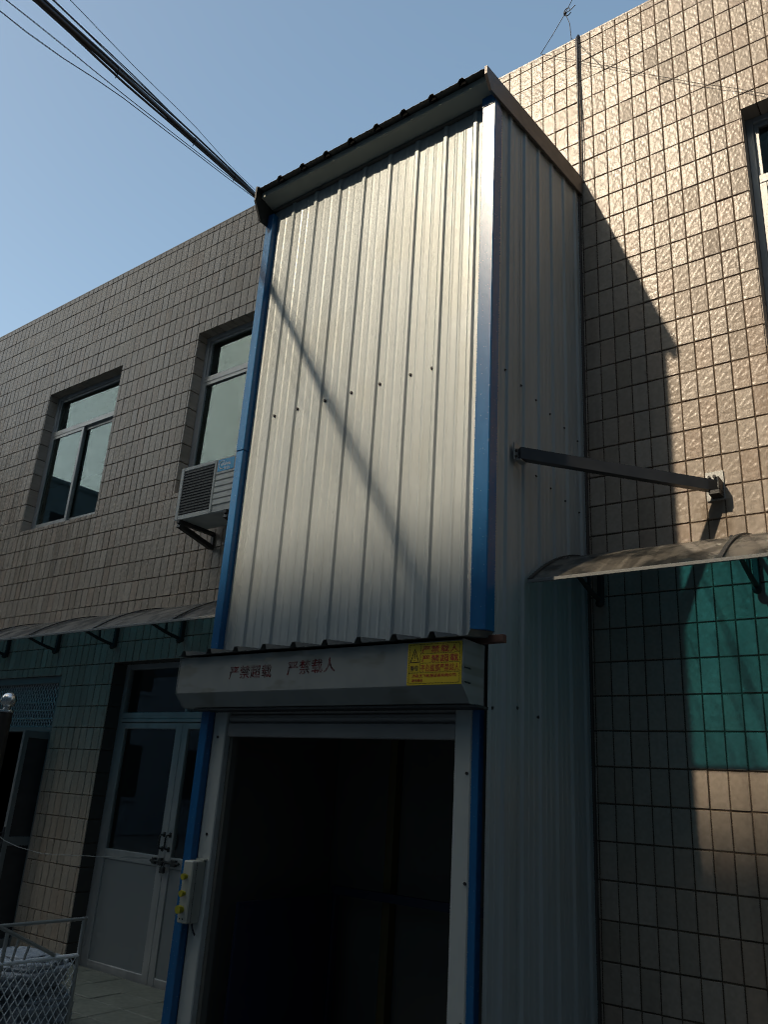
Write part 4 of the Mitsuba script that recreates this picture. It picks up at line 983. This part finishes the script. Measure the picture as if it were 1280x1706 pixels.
wp = [wallpt(*p) for p in ((903, 91), (960, 101), (1003, 109), (1050, 119), (1122, 132), (1173, 141), (1228, 148), (1290, 160))]
add('wall_wire', tube([wp[0] + [-.01, .06, .03]] + wp, .0022, 6), 'mat_iron', smooth=True)
tag('wall_wire', 'thin wire slanting down across the sunlit tiles from the parapet edge', 'wire')
wp2 = [wallpt(*p) for p in ((953, 65), (962, 71), (980, 88), (996, 104), (1003, 111), (1015, 109), (1030, 106))]
add('wall_wire_001', tube(wp2, .0020, 6), 'mat_iron', smooth=True)
tag('wall_wire_001', 'short kinked wire dropping from the parapet to the slanting wire', 'wire')
kn = wallpt(942, 23, .1)
a_, b_, c_, d_ = wallpt(901, 91, .1), wallpt(958, -8, .1), wallpt(952, 64, .1), wallpt(959, 9, .1)
mid = (kn + c_) / 2 + [.015, 0, .01]
loop = [kn + [.03 * math.cos(t) + .012, .004 * t, .035 * math.sin(t) + .02] for t in np.linspace(0, 6.0, 14)]
add('stay_wire', cat([tube([a_, (a_ + kn) / 2 + [.004, 0, -.003], kn, (kn + b_) / 2, b_ + (b_ - kn) * 2], .0032, 6), tube([c_ - [0, 0, .03], c_, mid, kn], .0034, 6), tube([kn, (kn + d_) / 2 + [.004, 0, -.01], d_], .0038, 6)]), 'mat_cable', smooth=True)
add('stay_wire__knot', cat([tube(loop, .0042, 6), ball(kn, .014, 2)]), 'mat_cable', smooth=True)
tag('stay_wire', 'knotted stay wire standing against the sky above the parapet', 'wire')

# ------------------------------------------------------------------ bottom left: gate post, mesh cage, sacks, cord
P = 'gate_post'
tag(P, 'dark post topped by a shiny steel ball at the left edge', 'post')
pc = np.array([-3.075, -2.0])
add(P + '__shaft', cyl([pc[0], pc[1], -.05], [pc[0], pc[1], 1.885], .040, 20), 'mat_bronze', smooth=40)
prof_ = [(.0, 1.885), (.043, 1.885), (.045, 1.892), (.043, 1.899), (.026, 1.905), (.020, 1.914), (.022, 1.920)]
lathe = trimesh.creation.revolve(np.array(prof_ + [(.0, 1.925)]), sections=24)
lathe.apply_translation([pc[0], pc[1], 0])
add(P + '__collar', lathe, 'mat_chrome', smooth=40)
add(P + '__ball', ball([pc[0], pc[1], 1.962], .047, 4), 'mat_chrome', smooth=True)

Q = 'mesh_cage'
tag(Q, 'white tube cage with diamond wire mesh side beside the shaded entrance door', 'cage')
cx = -3.1
add(Q + '__post', cyl([cx, -1.150, -.05], [cx, -1.150, .655], .013, 10), 'mat_galv', smooth=40)
add(Q + '__rail', cyl([cx, -1.13, .645], [cx, -2.9, .648], .011, 10), 'mat_galv', smooth=40)
add(Q + '__rail', cyl([cx, -1.15, .430], [cx, -2.9, .445], .013, 10), 'mat_wire', smooth=40)
add(Q + '__brace', cyl([cx + .004, -1.74, .640], [cx + .004, -1.331, .448], .012, 10), 'mat_galv', smooth=40)
add(Q + '__upright', cyl([cx, -1.682, .62], [cx, -1.69, -.05], .012, 10), 'mat_galv', smooth=40)
for y, z in ((-1.60, .565), (-1.52, .52)):
    add(Q + '__upright', cyl([cx + .002, y, z], [cx + .002, y - .02, .445], .008, 8), 'mat_galv', smooth=40)
wires = []
for s in (-1, 1):
    for k in range(-14, 46):
        y0_ = -1.16 - k * .052
        pts = [(y0_ + s * t * .30, .425 - t * .46, t) for t in np.linspace(0, 1, 40)]
        pts = [(y, z) for y, z, t in pts if -2.8 < y < -1.155 and z > -.045]
        if len(pts) > 2:
            n = len(pts)
            wires.append(tube([[cx + .003 * s + .002 * math.sin(i * 1.3), y, z] for i, (y, z) in enumerate(pts[::3] + [pts[-1]])],   .0036, 4, caps=False))
add(Q + '__wire_mesh', cat(wires), 'mat_wire', kind='stuff')
rng = np.random.default_rng(21)


def sack(c, ax, seed, rotz):
    m = trimesh.creation.icosphere(subdivisions=4)
    v = m.vertices.copy()
    v = np.sign(v) * np.abs(v) ** .62
    nrm = m.vertices
    w = meshkit.fbm(v * 1.7 + seed * 9.3, 4, seed)
    crease = np.abs(2 * meshkit.noise(v * np.array([2.2, 2.2, 3.4]) + seed * 3.7, seed + 5) - 1)
    v = v * (1 + .30 * (w - .5)[:, None] - .17 * (np.exp(-crease * 9))[:, None])
    v = v * np.asarray(ax)
    c_r, s_r = math.cos(rotz), math.sin(rotz)
    v = np.c_[v[:, 0] * c_r - v[:, 1] * s_r, v[:, 0] * s_r + v[:, 1] * c_r, v[:, 2]] + np.asarray(c)
    return trimesh.Trimesh(v, m.faces, process=False)


sk = [((-3.44, -1.26, .09), (.30, .24, .15), .15, 'grey sack at the door end of the cage, bottom row'), ((-3.42, -1.70, .09), (.28, .19, .15), -.1, 'grey sack in the middle of the cage, bottom row'),
      ((-3.42, -2.05, .09), (.28, .19, .15), .15, 'grey sack at the camera end of the cage, bottom row'), ((-3.42, -1.36, .32), (.29, .24, .11), .2, 'grey sack lying on top, nearest the cage post'),
      ((-3.42, -1.84, .32), (.27, .20, .11), -.15, 'grey sack lying on top beside the cage upright')]
for i, (c, ax, rz, lab) in enumerate(sk):
    k = add('sack', sack(c, ax, 3 + i, rz), 'mat_bag', smooth=True)
    tag(k, 'crumpled blue ' + lab, 'sack', 'sacks inside the mesh cage')
cd = [(-5.88, -.30, .965), (-5.55, -.4, .931), (-5.3, -.4, .895), (-4.9, -.4, .874), (-4.63, -.38, .888), (-4.2, -.2, .905), (-4.095, .118, .9)]
add('cord', tube(cd, .0028, 6), 'mat_galv', smooth=True)
tag('cord', 'thin pale cord sagging between the open door leaf and the entrance door', 'cord')

# ------------------------------------------------------------------ the rest of the courtyard (out of frame: it shades and is reflected), with two added light blockers
def block(key, lab, x0, x1, y0, y1, z1, face, cols, rows, category='building'):
    tag(key, lab, category)
    add(key + '__wall', bx(x0, x1, y0, y1, -.05, z1), 'mat_render')
    add(key + '__parapet', bx(x0 - .06, x1 + .06, y0 - .06, y1 + .06, z1, z1 + .12), 'mat_render')
    wn, fr_ = [], []
    for i in range(cols):
        for j in range(rows):
            zc = 1.0 + j * 3.1
            if face == 'y':
                w = (x1 - x0) / cols
                xc = x0 + (i + .5) * w
                wn.append(bx(xc - .75, xc + .75, y1 - .02, y1 + .012, zc, zc + 1.5))
                fr_.append(bx(xc - .85, xc + .85, y1 - .02, y1 + .06, zc - .12, zc - .002))
            elif face == 'xm':
                w = (y1 - y0) / cols
                yc = y0 + (i + .5) * w
                wn.append(bx(x0 - .012, x0 + .02, yc - .75, yc + .75, zc, zc + 1.5))
                fr_.append(bx(x0 - .06, x0 + .02, yc - .85, yc + .85, zc - .12, zc - .002))
            else:
                w = (y1 - y0) / cols
                yc = y0 + (i + .5) * w
                wn.append(bx(x1 - .02, x1 + .012, yc - .75, yc + .75, zc, zc + 1.5))
                fr_.append(bx(x1 - .02, x1 + .06, yc - .85, yc + .85, zc - .12, zc - .002))
    add(key + '__windows', cat(wn), 'mat_black', kind='stuff')
    add(key + '__sills', cat(fr_), 'mat_render', kind='stuff')


block('opposite_building', 'low plain rendered building across the courtyard between two higher blocks', -10.85, -5.35, -27, -18, 18.65, 'y', 2, 5)
block('opposite_tower_block', 'taller plain rendered block across the courtyard, left of the large building', -20.5, -10.95, -21, -18, 28.6, 'y', 4, 8)
block('added_high_block', 'unseen high rendered block across the courtyard, added to cut sky light from the front right', -5.3, 34, -27, -18, 25, 'y', 12, 7)  # added out of view to block sky light and deepen the shade
block('added_right_wing', 'unseen tall wing on the right side of the courtyard, added to cut fill light', 7.0, 20, -17.9, -.5, 13.0, 'xm', 6, 4)  # added out of view to darken the tower side and right wall shadow
block('courtyard_wing', 'rendered wing along the far left side of the courtyard', -27, -19.2, -17.4, -.5, 9.6, 'x', 6, 3)
